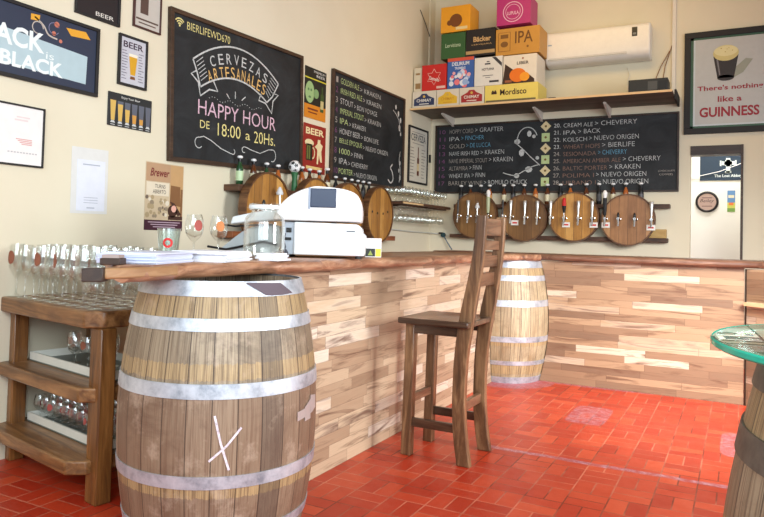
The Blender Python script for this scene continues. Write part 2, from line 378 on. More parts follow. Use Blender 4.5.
        if bevel:
            md = o.modifiers.new('bevel', 'BEVEL'); md.width = bevel; md.segments = 2; md.limit_method = 'ANGLE'; md.angle_limit = math.radians(40)
        return o
def tag(o, label=None, cat=None, group=None, kind=None):
    for k, v in (('label', label), ('category', cat), ('group', group), ('kind', kind)):
        if v: o[k] = v
    return o
def thing(name, label, cat, loc=(0, 0, 0), rz=0.0, group=None, mat=None):
    o = bpy.data.objects.new(name, None); COL.objects.link(o); o.empty_display_size = 0.1
    if mat is not None: o.matrix_world = mat
    else: o.location = loc; o.rotation_euler = (0, 0, rz)
    return tag(o, label, cat, group)
def copy_tree(o, parent=None):
    c = o.copy(); COL.objects.link(c)
    if parent: c.parent = parent
    for ch in list(o.children): copy_tree(ch, c)
    return c
def structure(mb, name, mat, **k): return tag(mb.build(name, mat, **k), kind='structure')

XA, YB = -3.1294, 7.1
def wallA(u, v, d=0.0, tilt=0.0):      # local x = world +Y, y = up, z = out of the left wall
    m = Matrix(((0, 0, 1, XA + d), (1, 0, 0, u), (0, 1, 0, v), (0, 0, 0, 1))); return m @ Matrix.Rotation(tilt, 4, 'Z')
def wallB(u, v, d=0.0, tilt=0.0, y=YB):      # local x = world +X, y = up, z = out of the far wall
    m = Matrix(((1, 0, 0, u), (0, 0, -1, y - d), (0, 1, 0, v), (0, 0, 0, 1))); return m @ Matrix.Rotation(tilt, 4, 'Z')

_fc = [0]
def text(s, mat, parent, x, y, w=None, h=0.05, z=0.001, name='lettering', bold=0.0, depth=0.0006, shear=0.0, rot=0.0, align='L'):
    cu = bpy.data.curves.new('t', 'FONT'); cu.body = s; cu.size = 1.0; cu.extrude = 0.0; cu.offset = bold; cu.shear = shear; cu.resolution_u = 3
    ob = bpy.data.objects.new('t', cu); COL.objects.link(ob)
    dg = bpy.context.evaluated_depsgraph_get(); me = bpy.data.meshes.new_from_object(ob.evaluated_get(dg))
    bpy.data.objects.remove(ob); bpy.data.curves.remove(cu)
    vs = [v.co for v in me.vertices]
    if not vs: return None
    x0 = min(v.x for v in vs); x1 = max(v.x for v in vs); y0 = min(v.y for v in vs); y1 = max(v.y for v in vs)
    sy = h / (y1 - y0); sx = (w / (x1 - x0)) if w else sy
    ox = {'L': 0, 'C': (x1 - x0) * sx / 2, 'R': (x1 - x0) * sx}[align]
    for v in me.vertices: v.co = Vector(((v.co.x - x0) * sx - ox, (v.co.y - y0) * sy, 0))
    me.materials.append(mat); me.name = name
    bm = bmesh.new(); bm.from_mesh(me)
    bm.to_mesh(me); bm.free()
    o = bpy.data.objects.new(name, me); COL.objects.link(o); o.parent = parent; o.location = (x, y, z); o.rotation_euler = (0, 0, rot)
    return o

# ------------------------------------------------------------------ room shell
structure(MB().box(-3.35, 3.2, -2.2, 8.6, -0.1, 0.0), 'floor', M_FLOOR, smooth=False)
structure(MB().box(XA - 0.2, XA, -2.2, YB + 0.2, 0, 4.0), 'wall_left', M_WALL, smooth=False)
DX0, DX1, DZ = -0.425, 0.0, 2.06
structure(MB().box(XA, DX0, YB, YB + 0.15, 0, 4.0).box(DX0, DX1, YB, YB + 0.15, DZ, 4.0).box(DX1, 3.2, YB, YB + 0.15, 0, 4.0), 'wall_back', M_WALL, smooth=False)
structure(MB().box(-1.6, 1.8, 8.2, 8.35, 0, 3.4), 'wall_next_room', M_WHITEWALL, smooth=False)
structure(MB().box(XA - 0.2, 3.2, 0.6, YB + 0.15, 4.0, 4.1), 'ceiling', flat((176, 150, 110), 0.7), smooth=False)
structure(MB().box(DX0 + .0, DX1, YB - 0.012, YB + 0.15, 1.975, DZ), 'trim_1', M_DKFRAME, smooth=False)
structure(MB().box(DX1, DX1 + 0.022, YB - 0.02, YB + 0.15, 0, DZ), 'trim_2', M_FRAMEBR, smooth=False)
# shallow corner pilaster on the far wall above the shelf
structure(MB().box(XA, XA + 0.015, YB - 0.14, YB, 2.53, 4.0), 'trim_3', M_WALL, smooth=False)

# ------------------------------------------------------------------ barrels
def barrel_r(z): return 0.278 + 0.068 * (1 - ((z - 0.475) / 0.475) ** 2)
def make_barrel(name, label, loc, rz, mat, hoops, hoopmat, cat='barrel'):
    t = thing(name, label, cat, loc, rz)
    zs = [i * 0.95 / 24 for i in range(25)]
    mb = MB().lathe([(0, 0.0), (barrel_r(0) - 0.03, 0.0)] + [(barrel_r(z), z) for z in zs] + [(barrel_r(0.95) - 0.028, 0.95), (barrel_r(0.95) - 0.028, 0.915), (0, 0.915)], 72)
    mb.build('staves', mat, t)
    for a, b in hoops:
        prof = []
        k = 6
        for i in range(k + 1):
            z = a + (b - a) * i / k; prof.append((barrel_r(z) + 0.0035, z))
        prof = [(barrel_r(a) - 0.004, a)] + prof + [(barrel_r(b) - 0.004, b)]
        h = MB().lathe(prof, 72).build('hoop', hoopmat, t)
        rv = MB()
        for q in range(2):
            an = 2.2 + q * 0.09; zc = (a + b) / 2; r = barrel_r(zc) + 0.004
            rv.lathe([(0.006, 0), (0.005, 0.003), (0, 0.004)], 10, axis='Z')
            m = Matrix.Translation((r * math.cos(an), r * math.sin(an), zc)) @ Matrix.Rotation(an, 4, 'Z') @ Matrix.Rotation(PI / 2, 4, 'Y')
            rv.v[-21:] = [tuple(m @ Vector(p)) for p in rv.v[-21:]]
        rv.build('rivet', hoopmat, h)
    return t
HOOPS = [(0.902, 0.958), (0.80, 0.842), (0.600, 0.650), (0.325, 0.368), (0.145, 0.178), (0.0, 0.05)]
AX, AY = -1.652, 1.918
HN = [(0.908, 0.957), (0.80, 0.840), (0.594, 0.640), (0.316, 0.356), (0.145, 0.178), (0.0, 0.05)]
NB = make_barrel('wine_barrel', 'large weathered oak barrel with a chalk X under the near end of the counter', (AX, AY, 0), 0, M_CASKD, HN, M_HOOP)
FB = make_barrel('wine_barrel', 'pale oak barrel in the inner corner of the counter behind the stool', (-1.70, 5.46, 0), 0, M_CASKL, HOOPS, M_HOOP)
def on_barrel(px_ang, z, off=0.005):
    r = barrel_r(z) + off; return (r * math.cos(px_ang), r * math.sin(px_ang), z)
def barrel_patch(quads, name, mat, parent, off=0.006):
    """patch conforming to the barrel: list of (ang, z) outline, subdivided grid between left and right edges"""
    mb = MB()
    for (a0, a1, z0, z1) in quads:
        k = 6; vs = []
        for i in range(k + 1):
            for j in range(2):
                aa = a0 + (a1 - a0) * i / k; vs.append(on_barrel(aa, (z0, z1)[j](i / k) if callable((z0, z1)[j]) else (z0, z1)[j], off))
        mb.add(vs, [(2 * i, 2 * i + 2, 2 * i + 3, 2 * i + 1) for i in range(k)])
    return mb.build(name, mat, parent)
# direction from the barrel axis to the camera
CA = math.atan2(-AY, -AX)
def strokeon(parent, pts, wdt, mat, name):
    mb = MB(); pp = []
    for i in range(len(pts) - 1):
        (a0, z0), (a1, z1) = pts[i], pts[i + 1]
        for k in range(6): pp.append((a0 + (a1 - a0) * k / 6, z0 + (z1 - z0) * k / 6))
    pp.append(pts[-1])
    vs = []
    for i, (a, z) in enumerate(pp):
        b = pp[min(i + 1, len(pp) - 1)]; c = pp[max(i - 1, 0)]
        da = (b[0] - c[0]) * 0.34; dz = b[1] - c[1]; L = math.hypot(da, dz) or 1
        na, nz = -dz / L * wdt / 2 / 0.34, da / L * wdt / 2
        vs += [on_barrel(a + na, z + nz, 0.002), on_barrel(a - na, z - nz, 0.002)]
    mb.add(vs, [(2 * i, 2 * i + 1, 2 * i + 3, 2 * i + 2) for i in range(len(pp) - 1)])
    return mb.build(name, mat, parent)
M_CHX = chalk('chalk_mark_white', (228, 214, 222))
strokeon(NB, [(CA - 0.04, 0.545), (CA + 0.02, 0.46), (CA + 0.10, 0.375)], 0.007, M_CHX, 'chalk_mark')
strokeon(NB, [(CA + 0.20, 0.505), (CA + 0.07, 0.45), (CA - 0.08, 0.405)], 0.007, M_CHX, 'chalk_mark')
# torn remains of a sticker on the top hoop and a pale one on the belly
M_TORN = flat((92, 80, 88), 0.7); M_TORN2 = flat((168, 150, 144), 0.8)
barrel_patch([(CA + 0.26, CA + 0.72, lambda t: 0.950 - 0.040 * min(1, t * 1.9), lambda t: 0.954 - 0.004 * t)], 'torn_sticker', M_TORN, NB)
barrel_patch([(CA + 0.72, CA + 0.90, lambda t: 0.910 + 0.004 * t, lambda t: 0.950 - 0.034 * t)], 'torn_sticker', M_TORN, NB)
barrel_patch([(CA + 0.82, CA + 0.95, lambda t: 0.490 + .004 * t, lambda t: 0.520 + .004 * t), (CA + 0.95, CA + 1.08, lambda t: 0.480, lambda t: 0.528 + 0.02 * t), (CA + 1.08, CA + 1.25, lambda t: 0.496 + .01 * t, lambda t: 0.560 - 0.01 * t)], 'torn_sticker', M_TORN2, NB, 0.003)

# barrel table at the right edge of the view
RB = make_barrel('barrel_table', 'barrel table with a round teal-edged glass top at the right edge', (0.312, 1.212, 0), 0.6, M_CASKD, HOOPS, M_HOOPD, 'table')
gt = MB().lathe([(0, 0.0), (0.343, 0.0), (0.35, 0.002), (0.35, 0.0105), (0.343, 0.0125), (0, 0.0125)], 96).build('glass_top', M_SHEET, RB, loc=(0, 0, 0.9585))
MB().lathe([(0.3505, 0.0005), (0.353, 0.003), (0.353, 0.0095), (0.3505, 0.012)], 96).build('glass_edge', M_TEAL, gt)

# ------------------------------------------------------------------ counters
CA_ = thing('bar_counter', 'long bar counter faced with pale wood strips between the two barrels, behind the stool', 'counter',
            mat=Matrix(((0, 0, 1, -1.72), (1, 0, 0, 2.25), (0, 1, 0, 0), (0, 0, 0, 1))))
zz_ = [0.958 * i / 16 for i in range(17)]
eA0 = [(AY + math.sqrt(barrel_r(z) ** 2 - .068 ** 2) + .004 - 2.25, z) for z in zz_]; eA1 = [(5.46 - barrel_r(z) - .006 - 2.25, z) for z in zz_]
MB().prism(eA0 + eA1[::-1], -0.05, 0).build('front_panel', M_PLANKA, CA_, smooth=False, fix=True)
MB().box(0.55, 2.45, 0.45, 0.47, -0.50, -0.05).build('inner_shelf', M_RAIL, CA_, smooth=False)
MB().box(0.51, 0.55, 0.0, 0.95, -0.50, -0.05).box(2.45, 2.49, 0, 0.95, -0.50, -0.05).build('side_panel', M_RAIL, CA_, smooth=False)
CB_ = thing('bar_counter', 'cross bar counter faced with brown wood strips below the far row of taps', 'counter',
            mat=Matrix(((1, 0, 0, -1.45), (0, 0, -1, 5.46), (0, 1, 0, 0), (0, 0, 0, 1))))
eB0 = [(-1.70 + barrel_r(z) + .006 + 1.45, z) for z in zz_]
MB().prism(eB0 + [(1.48, .962), (.30, .962), (1.48 - 1.45, .962)][:1] + [(1.48, 0)], -0.05, 0).build('front_panel', M_PLANKB, CB_, smooth=False, fix=True)
MB().box(0.24, 1.44, 0.45, 0.47, -0.50, -0.05).build('inner_shelf', M_RAIL, CB_, smooth=False)
MB().box(0.20, 0.24, 0.0, 0.96, -0.50, -0.05).box(1.44, 1.48, 0, 0.96, -0.5, -0.05).build('side_panel', M_RAIL, CB_, smooth=False)
ang = math.radians(-38)
CC = thing('bar_counter', 'angled return of the counter at the right edge, behind the glass topped barrel', 'counter',
           mat=Matrix.Translation((0.04, 5.455, 0)) @ Matrix.Rotation(ang, 4, 'Z') @ Matrix(((1, 0, 0, 0), (0, 0, -1, 0), (0, 1, 0, 0), (0, 0, 0, 1))))
MB().box(0.0, 1.1, 0.0, 0.955, -0.05, 0).build('front_panel', M_PLANKB, CC, smooth=False)
MB().box(-0.004, 0.006, 0.0, 0.955, 0.0005, 0.006).build('corner_strip', M_DKFRAME, CC, smooth=False)
MB().box(0.02, 1.1, 0.70, 0.725, 0.0, 0.05).build('ledge', M_SHELFEDGE, CC, smooth=False)

# worktops (live edge slabs)
def live(p, amp, n):
    out = []
    for i in range(n):
        t = i / (n - 1); y = p[0][1] + (p[1][1] - p[0][1]) * t; x = p[0][0] + (p[1][0] - p[0][0]) * t
        out.append((x + amp * (math.sin(t * 23 + 1) * .5 + math.sin(t * 57) * .3 + random.uniform(-.3, .3)), y))
    return out
def slab(poly, z0, z1, name, mat, label, wav=0.006):
    """slab with a rounded, uneven live edge"""
    n = len(poly); cx = sum(p[0] for p in poly) / n; cy = sum(p[1] for p in poly) / n
    rings = []
    for k, (ins, z) in enumerate(((0.02, z0), (0.004, z0 + 0.012), (0.0, (z0 + z1) / 2), (0.006, z1 - 0.008), (0.018, z1))):
        r = []
        for i, p in enumerate(poly):
            a = poly[i - 1]; b = poly[(i + 1) % n]; dx, dy = b[0] - a[0], b[1] - a[1]; L = math.hypot(dx, dy)
            nx, ny = -dy / L, dx / L
            j = random.uniform(-wav, wav) if 0 < k < 4 else 0
            r.append((p[0] + nx * (ins + j), p[1] + ny * (ins + j), z + (0.0 if k in (4, 0) else random.uniform(-wav, wav) * .4)))
        rings.append(r)
    vs = sum(rings, []); fs = [tuple(range(n - 1, -1, -1)), tuple(4 * n + i for i in range(n))]
    for k in range(4):
        for i in range(n): fs.append((k * n + i, k * n + (i + 1) % n, (k + 1) * n + (i + 1) % n, (k + 1) * n + i))
    o = MB().add(vs, fs).build(name, mat, angle=60)
    return tag(o, label, 'worktop')
polyA = live(((-1.60, 1.38), (-1.60, 5.10)), 0.026, 70) + [(-1.50, 5.22), (-1.40, 5.34), (-1.40, 5.40), (-1.9, 5.41), (-2.32, 5.41)] + live(((-2.32, 5.3), (-2.32, 2.1)), 0.02, 14) + [(-2.30, 1.93), (-2.0, 1.70), (-1.78, 1.50)]
slab(polyA, 0.959, 1.008, 'counter_worktop', M_SLAB, 'long live edge slab worktop carrying the cash register and paper stacks')
polyB = [(-2.36, 5.425), (-1.38, 5.425)] + [(-1.3 + i * 0.1, 5.38 + random.uniform(-.008, .008)) for i in range(15)] + [(0.16, 5.36), (0.95, 4.75), (1.2, 5.1), (0.45, 5.93), (0.1, 5.95), (-2.36, 5.95)]
slab(polyB, 0.963, 1.013, 'counter_worktop', M_SLABX, 'dark slab worktop of the cross counter, running to the right edge', 0.003)
# paler split-off end of the near slab
e = MB()
for i in range(1): e.prism([(-1.592, 1.345), (-1.578, 1.42), (-1.58, 1.52), (-1.60, 1.64), (-1.63, 1.64), (-1.63, 1.36)], 0.972, 1.004)
tag(e.build('slab_edge_strip', M_SLABEND, bevel=0.006), 'paler split strip of wood along the near end of the slab', 'wood')
blk = MB().prism([(-1.635, 1.30), (-1.588, 1.335), (-1.61, 1.372), (-1.66, 1.34)], 0.965, 1.004).build('end_block', M_DKFRAME, bevel=0.003)
tag(blk, 'small dark wood block capping the near tip of the worktop', 'wood')

# ------------------------------------------------------------------ bar stool
st = thing('bar_stool', 'tall dark wooden bar stool with ladder back facing the counter', 'stool', (-1.38, 3.34, 0))
S = lambda x, y: (x + 1.38, y - 3.34)
def curved_post(y0, y1, ctr, wid):
    mb = MB(); L = [(x + 1.38 - w / 2, z) for (x, z), w in zip(ctr, wid)]; Rr = [(x + 1.38 + w / 2, z) for (x, z), w in zip(ctr, wid)]
    k = len(ctr)
    vs = []
    for i in range(k):
        vs += [(L[i][0], y0 - 3.34, L[i][1]), (Rr[i][0], y0 - 3.34, Rr[i][1]), (Rr[i][0], y1 - 3.34, Rr[i][1]), (L[i][0], y1 - 3.34, L[i][1])]
    fs = [(3, 2, 1, 0), (4 * k - 4, 4 * k - 3, 4 * k - 2, 4 * k - 1)]
    for i in range(k - 1):
        for j in range(4): fs.append((4 * i + j, 4 * i + (j + 1) % 4, 4 * i + 4 + (j + 1) % 4, 4 * i + 4 + j))
    return mb.add(vs, fs)
def smooth_path(pts, m=5):
    out = []
    for i in range(len(pts) - 1):
        p0 = pts[max(i - 1, 0)]; p1 = pts[i]; p2 = pts[i + 1]; p3 = pts[min(i + 2, len(pts) - 1)]
        for k in range(m):
            t = k / m; out.append(tuple(0.5 * ((2 * b) + (-a + c) * t + (2 * a - 5 * b + 4 * c - d) * t * t + (-a + 3 * b - 3 * c + d) * t ** 3) for a, b, c, d in zip(p0, p1, p2, p3)))
    out.append(pts[-1]); return out
pp = smooth_path([(-1.190, 0.0, .068), (-1.212, 0.14, .068), (-1.222, 0.30, .066), (-1.216, 0.52, .068), (-1.190, 0.72, .074), (-1.158, 0.90, .064), (-1.135, 1.06, .054), (-1.122, 1.235, .046)])
for (y0, y1) in ((3.17, 3.208), (3.472, 3.51)):
    curved_post(y0, y1, [(p[0], p[1]) for p in pp], [p[2] for p in pp]).build('back_post', M_STOOL, st, bevel=0.004)
for (y0, y1) in ((3.185, 3.235), (3.462, 3.512)):
    x, _ = S(-1.505, 0)
    curved_post(y0, y1, [(-1.512, 0.0), (-1.506, 0.35), (-1.50, 0.675)], [.052, .050, .050]).build('leg', M_STOOL, st, bevel=0.004)
seat = MB(); sx0, sy0 = S(-1.545, 3.13); sx1, sy1 = S(-1.165, 3.545)
vs = []; NX, NY = 10, 8
for j in range(NY + 1):
    for i in range(NX + 1):
        u, v = i / NX, j / NY; vs.append((sx0 + (sx1 - sx0) * u, sy0 + (sy1 - sy0) * v, 0.708 - 0.010 * math.sin(PI * u) * math.sin(PI * v)))
k = len(vs); vs += [(a, b, 0.678) for a, b, c in vs]
fs = []
I = lambda i, j: j * (NX + 1) + i
for j in range(NY):
    for i in range(NX):
        q = (I(i, j), I(i + 1, j), I(i + 1, j + 1), I(i, j + 1)); fs.append(q); fs.append(tuple(a + k for a in q[::-1]))
for i in range(NX):
    fs.append((I(i + 1, 0), I(i, 0), I(i, 0) + k, I(i + 1, 0) + k)); fs.append((I(i, NY), I(i + 1, NY), I(i + 1, NY) + k, I(i, NY) + k))
for j in range(NY):
    fs.append((I(0, j), I(0, j + 1), I(0, j + 1) + k, I(0, j) + k)); fs.append((I(NX, j + 1), I(NX, j), I(NX, j) + k, I(NX, j + 1) + k))
MB().add(vs, fs).build('seat', M_STOOLX, st, bevel=0.005)
def rail(x0, x1, y0, y1, z0, z1, m, nm):
    a = S(x0, y0); b = S(x1, y1); MB().box(a[0], b[0], a[1], b[1], z0, z1).build(nm, m, st, bevel=0.003)
rail(-1.485, -1.22, 3.19, 3.212, 0.625, 0.678, M_STOOLX, 'apron'); rail(-1.485, -1.22, 3.485, 3.505, 0.625, 0.678, M_STOOLX, 'apron')
rail(-1.515, -1.49, 3.235, 3.462, 0.625, 0.678, M_STOOLY, 'apron')
rail(-1.485, -1.235, 3.195, 3.220, 0.148, 0.192, M_STOOLX, 'stretcher'); rail(-1.485, -1.235, 3.478, 3.503, 0.148, 0.192, M_STOOLX, 'stretcher')
rail(-1.517, -1.492, 3.235, 3.462, 0.262, 0.305, M_STOOLY, 'stretcher'); rail(-1.235, -1.208, 3.208, 3.472, 0.252, 0.30, M_STOOLY, 'stretcher')
for z0, z1, xc in ((1.135, 1.222, -1.128), (1.062, 1.112, -1.137), (0.975, 1.035, -1.146), (0.878, 0.945, -1.16)):
    rail(xc - 0.012, xc + 0.012, 3.208, 3.472, z0, z1, M_STOOLY, 'back_slat')

# ------------------------------------------------------------------ left serving bench with shelves, trays and glasses
TP = Vector((-2.300, 1.894, 0)); ZT_, ZM_, ZL_ = 0.782, 0.470, 0.178; TR = math.atan2(0.199, -0.98)   # local x runs from the near leg to the wall
tm = Matrix.Translation(TP) @ Matrix.Rotation(math.atan2(-0.199, 0.98), 4, 'Z')  # local +x = away from the wall, +y = into the room corner
tb = thing('serving_bench', 'rustic brown bench with two shelves crowded with glasses beside the near barrel', 'table', mat=tm)
def board(x0, x1, y0, y1, z0, z1, cut=0.06):
    return MB().prism([(x0, y0), (x1 - cut, y0 - 0.0), (x1, y0 + cut), (x1, y1), (x0, y1)], z0, z1)
BL, BD = 0.885, 0.50
board(-BL, 0.01, -0.015, BD, ZT_ - .07, ZT_).build('tabletop', M_TABLE, tb, bevel=0.008)
for (x, y, m) in ((-0.075, 0.03, 0), (-0.845, 0.03, 0), (-0.075, BD - 0.09, 0), (-0.845, BD - 0.09, 0)):
    w_ = 0.088 if x > -0.5 else 0.05
    MB().box(x - 0.0, x + w_, y, y + 0.07, 0, ZT_ - .07).build('leg', M_TABLEZ, tb, bevel=0.006)
board(-BL + .01, -0.005, -0.02, BD, ZM_ - .06, ZM_).build('shelf', M_TABLE, tb, bevel=0.008)
board(-BL + .01, -0.03, -0.05, BD, ZL_ - .057, ZL_).build('shelf', M_TABLE, tb, bevel=0.008)
M_TRAY = flat((226, 224, 212), 0.4); M_TRAYIN = flat((104, 112, 104), 0.4)
def tray(label, z, x0, x1, y0, y1, h):
    t = thing('tray', label, 'tray', mat=tm @ Matrix.Translation((0, 0, z)), group=None)
    MB().box(x0, x1, y0, y1, 0, 0.006).build('tray_base', M_TRAYIN, t, smooth=False)
    MB().box(x0, x1, y0, y0 + .008, 0.006, h).box(x0, x1, y1 - .008, y1, 0.006, h).box(x0, x0 + .008, y0 + .008, y1 - .008, 0.006, h).box(x1 - .008, x1, y0 + .008, y1 - .008, 0.006, h).build('tray_rim', M_TRAY, t, smooth=False)
tray('white tray of tall glasses on the middle shelf of the bench', ZM_ + .001, -0.80, -0.085, 0.11, 0.40, 0.042)
tray('white tray crowded with small glasses on the lowest shelf of the bench', ZL_ + .001, -0.80, -0.085, 0.11, 0.40, 0.042)

M_LOGO = flat((140, 84, 62), 0.6); M_LOGOR = flat((176, 84, 76), 0.6)
def goblet(name, H, R_, stemfrac=0.42, logo=None, seg=20, pint=False):
    """one stemmed glass; origin at its foot"""
    b = H * stemfrac
    if pint:
        prof = [(0, 0.0), (R_ * .72, 0.0), (R_ * .75, 0.004), (R_ * .8, H * .3), (R_ * 1.0, H * .75), (R_ * .97, H), (R_ * .93, H), (R_ * .95, H * .74), (R_ * .74, H * .3), (R_ * .66, 0.02), (0, 0.016)]
    else:
        prof = [(0, 0.0), (R_ * .85, 0.0), (R_ * .86, 0.002), (R_ * .4, 0.006), (0.0045, 0.014), (0.004, b * .6), (0.006, b * .9), (R_ * .45, b + (H - b) * .04), (R_ * .85, b + (H - b) * .22), (R_, b + (H - b) * .45),
                (R_ * .93, b + (H - b) * .75), (R_ * .76, H), (R_ * .735, H), (R_ * .90, b + (H - b) * .74), (R_ * .965, b + (H - b) * .45), (R_ * .81, b + (H - b) * .24), (0, b + (H - b) * .09)]
    ob = MB().lathe(prof, seg)
    return ob, b
def goblet_thing(name, label, cat, H, R_, logo=None, pint=False, group=None, stemfrac=.42):
    t = thing(name, label, cat, group=group)
    mb, b = goblet(name, H, R_, pint=pint, stemfrac=stemfrac); mb.build('glass_body', M_GLASS, t, angle=60)
    if logo:
        k = 8; vs = []; z0 = b + (H - b) * .36; z1 = b + (H - b) * .78; 
        if pint: z0, z1 = H * .35, H * .75
        for i in range(k + 1):
            a = -0.46 + 0.92 * i / k; hh = math.sqrt(max(0.02, 1 - (a / 0.49) ** 2)); zc = (z0 + z1) / 2
            for s_ in (-1, 1):
                z = zc + s_ * hh * (z1 - z0) / 2; f = (z - b) / (H - b)
                rr = R_ * (1.0 - 0.35 * (f - .45) ** 2) * 1.012 if not pint else R_ * (.8 + .2 * min(1, (z / H - .3) / .45)) * 1.01
                vs.append((rr * math.cos(a), rr * math.sin(a), z))
        MB().add(vs, [(2 * i, 2 * i + 2, 2 * i + 3, 2 * i + 1) for i in range(k)]).build('printed_logo', logo, t)
    return t
def place(proto, M, first, label=None, group=None, rot=0.0, sc=1.0):
    o = proto if first else copy_tree(proto)
    o.matrix_world = M @ Matrix.Rotation(rot, 4, 'Z') @ Matrix.Scale(sc, 4)
    if label: o['label'] = label
    if group: o['group'] = group
    return o
LA = math.radians(-60)
# tall logo goblets along the wall side of the bench top
gA = goblet_thing('beer_goblet', 'x', 'glass', 0.255, 0.041, M_LOGO, stemfrac=.40)
gB = goblet_thing('stemmed_glass', 'x', 'glass', 0.245, 0.039, stemfrac=.42)
ORD = ('first', 'second', 'third', 'fourth', 'fifth', 'sixth', 'seventh', 'eighth', 'ninth', 'tenth', 'eleventh', 'twelfth', 'thirteenth', 'fourteenth', 'fifteenth', 'sixteenth')
ROWN = ('front', 'second', 'third', 'fourth', 'back')
ka = kb = ks = 0
gS = goblet_thing('stemmed_glass', 'x', 'glass', 0.150, 0.038, stemfrac=.40)
for j in range(5):
    for i in range(9):
        x = -0.84 + i * 0.094 + (j % 2) * 0.03; y = 0.05 + j * 0.094
        if x > -0.03: continue
        wp = tm @ Vector((x, y, 0))
        if wp.x > -2.40 and wp.y > 1.60 + (-1.75 - wp.x) * .55 - .06:      # under the worktop only short glasses fit
            place(gS, tm @ Matrix.Translation((x, y, ZT_ + .0005)), ks == 0, 'short clear glass %s from the left in the %s row, under the worktop' % (ORD[i], ROWN[j]), 'short glasses under the worktop'); ks += 1; continue
        M_ = tm @ Matrix.Translation((x, y, ZT_ + .0005))
        if (i * 7 + j * 3) % 5 < 2 or (j == 2 and i < 7):
            place(gA, M_, ka == 0, 'badge goblet %s from the left in the %s row on the bench top' % (ORD[i], ROWN[j]), 'badge goblets on the bench top', rot=LA + random.uniform(-.9, .7)); ka += 1
        else:
            place(gB, M_, kb == 0, 'clear stemmed glass %s from the left in the %s row on the bench top' % (ORD[i], ROWN[j]), 'clear glasses on the bench top', rot=random.uniform(0, 6), sc=random.uniform(.96, 1.03)); kb += 1
g3 = goblet_thing('beer_goblet', 'x', 'glass', 0.15, 0.036, M_LOGO, stemfrac=.40)
g3c = goblet_thing('stemmed_glass', 'x', 'glass', 0.15, 0.036, stemfrac=.40)
k = kk = 0
for q, (x, y) in enumerate(((-0.56, 0.21), (-0.47, 0.17), (-0.46, 0.27), (-0.37, 0.18), (-0.36, 0.29), (-0.28, 0.21), (-0.19, 0.18), (-0.14, 0.28), (-0.54, 0.34), (-0.24, 0.33))):
    M_ = tm @ Matrix.Translation((x, y, ZM_ + .0075)); lab_ = 'in the middle shelf tray, number'
    if q in (0, 3, 6, 8):
        place(g3, M_, k == 0, {0: 'goblet with a brown badge, leftmost in the middle shelf tray', 3: 'goblet with a brown badge near the centre front of the middle shelf tray', 6: 'goblet with a badge against the bench leg in the middle shelf tray', 8: 'goblet with a badge at the back left of the middle shelf tray'}[q], 'badge goblets in the middle tray', rot=LA + random.uniform(-.4, .4)); k += 1
    else:
        place(g3c, M_, kk == 0, 'clear stemmed glass, %s from the left in the middle shelf tray' % ORD[q], 'clear glasses in the middle tray', rot=LA); kk += 1
g3b = goblet_thing('beer_goblet', 'clear goblet with a badge right of the bench leg, on the middle shelf', 'glass', 0.15, 0.036, M_LOGOR)
g3b.matrix_world = tm @ Matrix.Translation((-0.045, 0.30, ZM_ + .0005)) @ Matrix.Rotation(LA, 4, 'Z')
g4 = goblet_thing('small_goblet', 'x', 'glass', 0.12, 0.032, M_LOGOR, stemfrac=.38)
k = 0
for j in range(4):
    for i in range(10):
        x = -0.755 + i * 0.07; y = 0.15 + j * 0.068
        place(g4, tm @ Matrix.Translation((x, y, ZL_ + .0075)), k == 0, 'small red-printed glass, %s from the left, %s row of the lowest tray' % (ORD[i], ROWN[j]), 'glasses in the lowest tray', rot=LA + random.uniform(-1.4, 1.4)); k += 1

# ------------------------------------------------------------------ things on the near worktop
T1 = 1.0085
def paper_stack(label, loc, rz, sx, sy, h, mat, n_):
    t = thing('paper_stack', label, 'papers', loc, rz); mb = MB()
    for i in range(n_):
        a = random.uniform(-.012, .012); b = random.uniform(-.01, .01); z0 = h * i / n_
        mb.box(-sx / 2 + a, sx / 2 + a, -sy / 2 + b, sy / 2 + b, z0, z0 + h / n_ * .93)
    mb.build('sheets', mat, t, smooth=False); return t
M_PAPB = flat((214, 220, 240), 0.6)
paper_stack('uneven stack of bluish white papers on the near end of the worktop', (-1.75, 1.65, T1), 0.35, 0.20, 0.28, 0.036, M_PAPB, 8)
paper_stack('tidy stack of white papers in front of the glass jar on the worktop', (-1.74, 1.965, T1), 0.30, 0.20, 0.24, 0.038, M_PAPER, 7)
paper_stack('low pile of white paper at the foot of the glass jar', (-1.655, 2.215, T1), 0.2, 0.08, 0.13, 0.030, M_PAPER, 4)
nb = thing('notebook', 'small dark wooden clip block at the left end of the paper stack', 'block', (-1.685, 1.452, T1), 0.5)
MB().box(-.03, .03, -.028, .028, 0, 0.02).build('block_body', M_FRAMEBR, nb, bevel=.002); MB().box(-.025, .025, -.024, .024, 0.0205, 0.03).build('paper_pad', M_TORN2, nb, smooth=False)

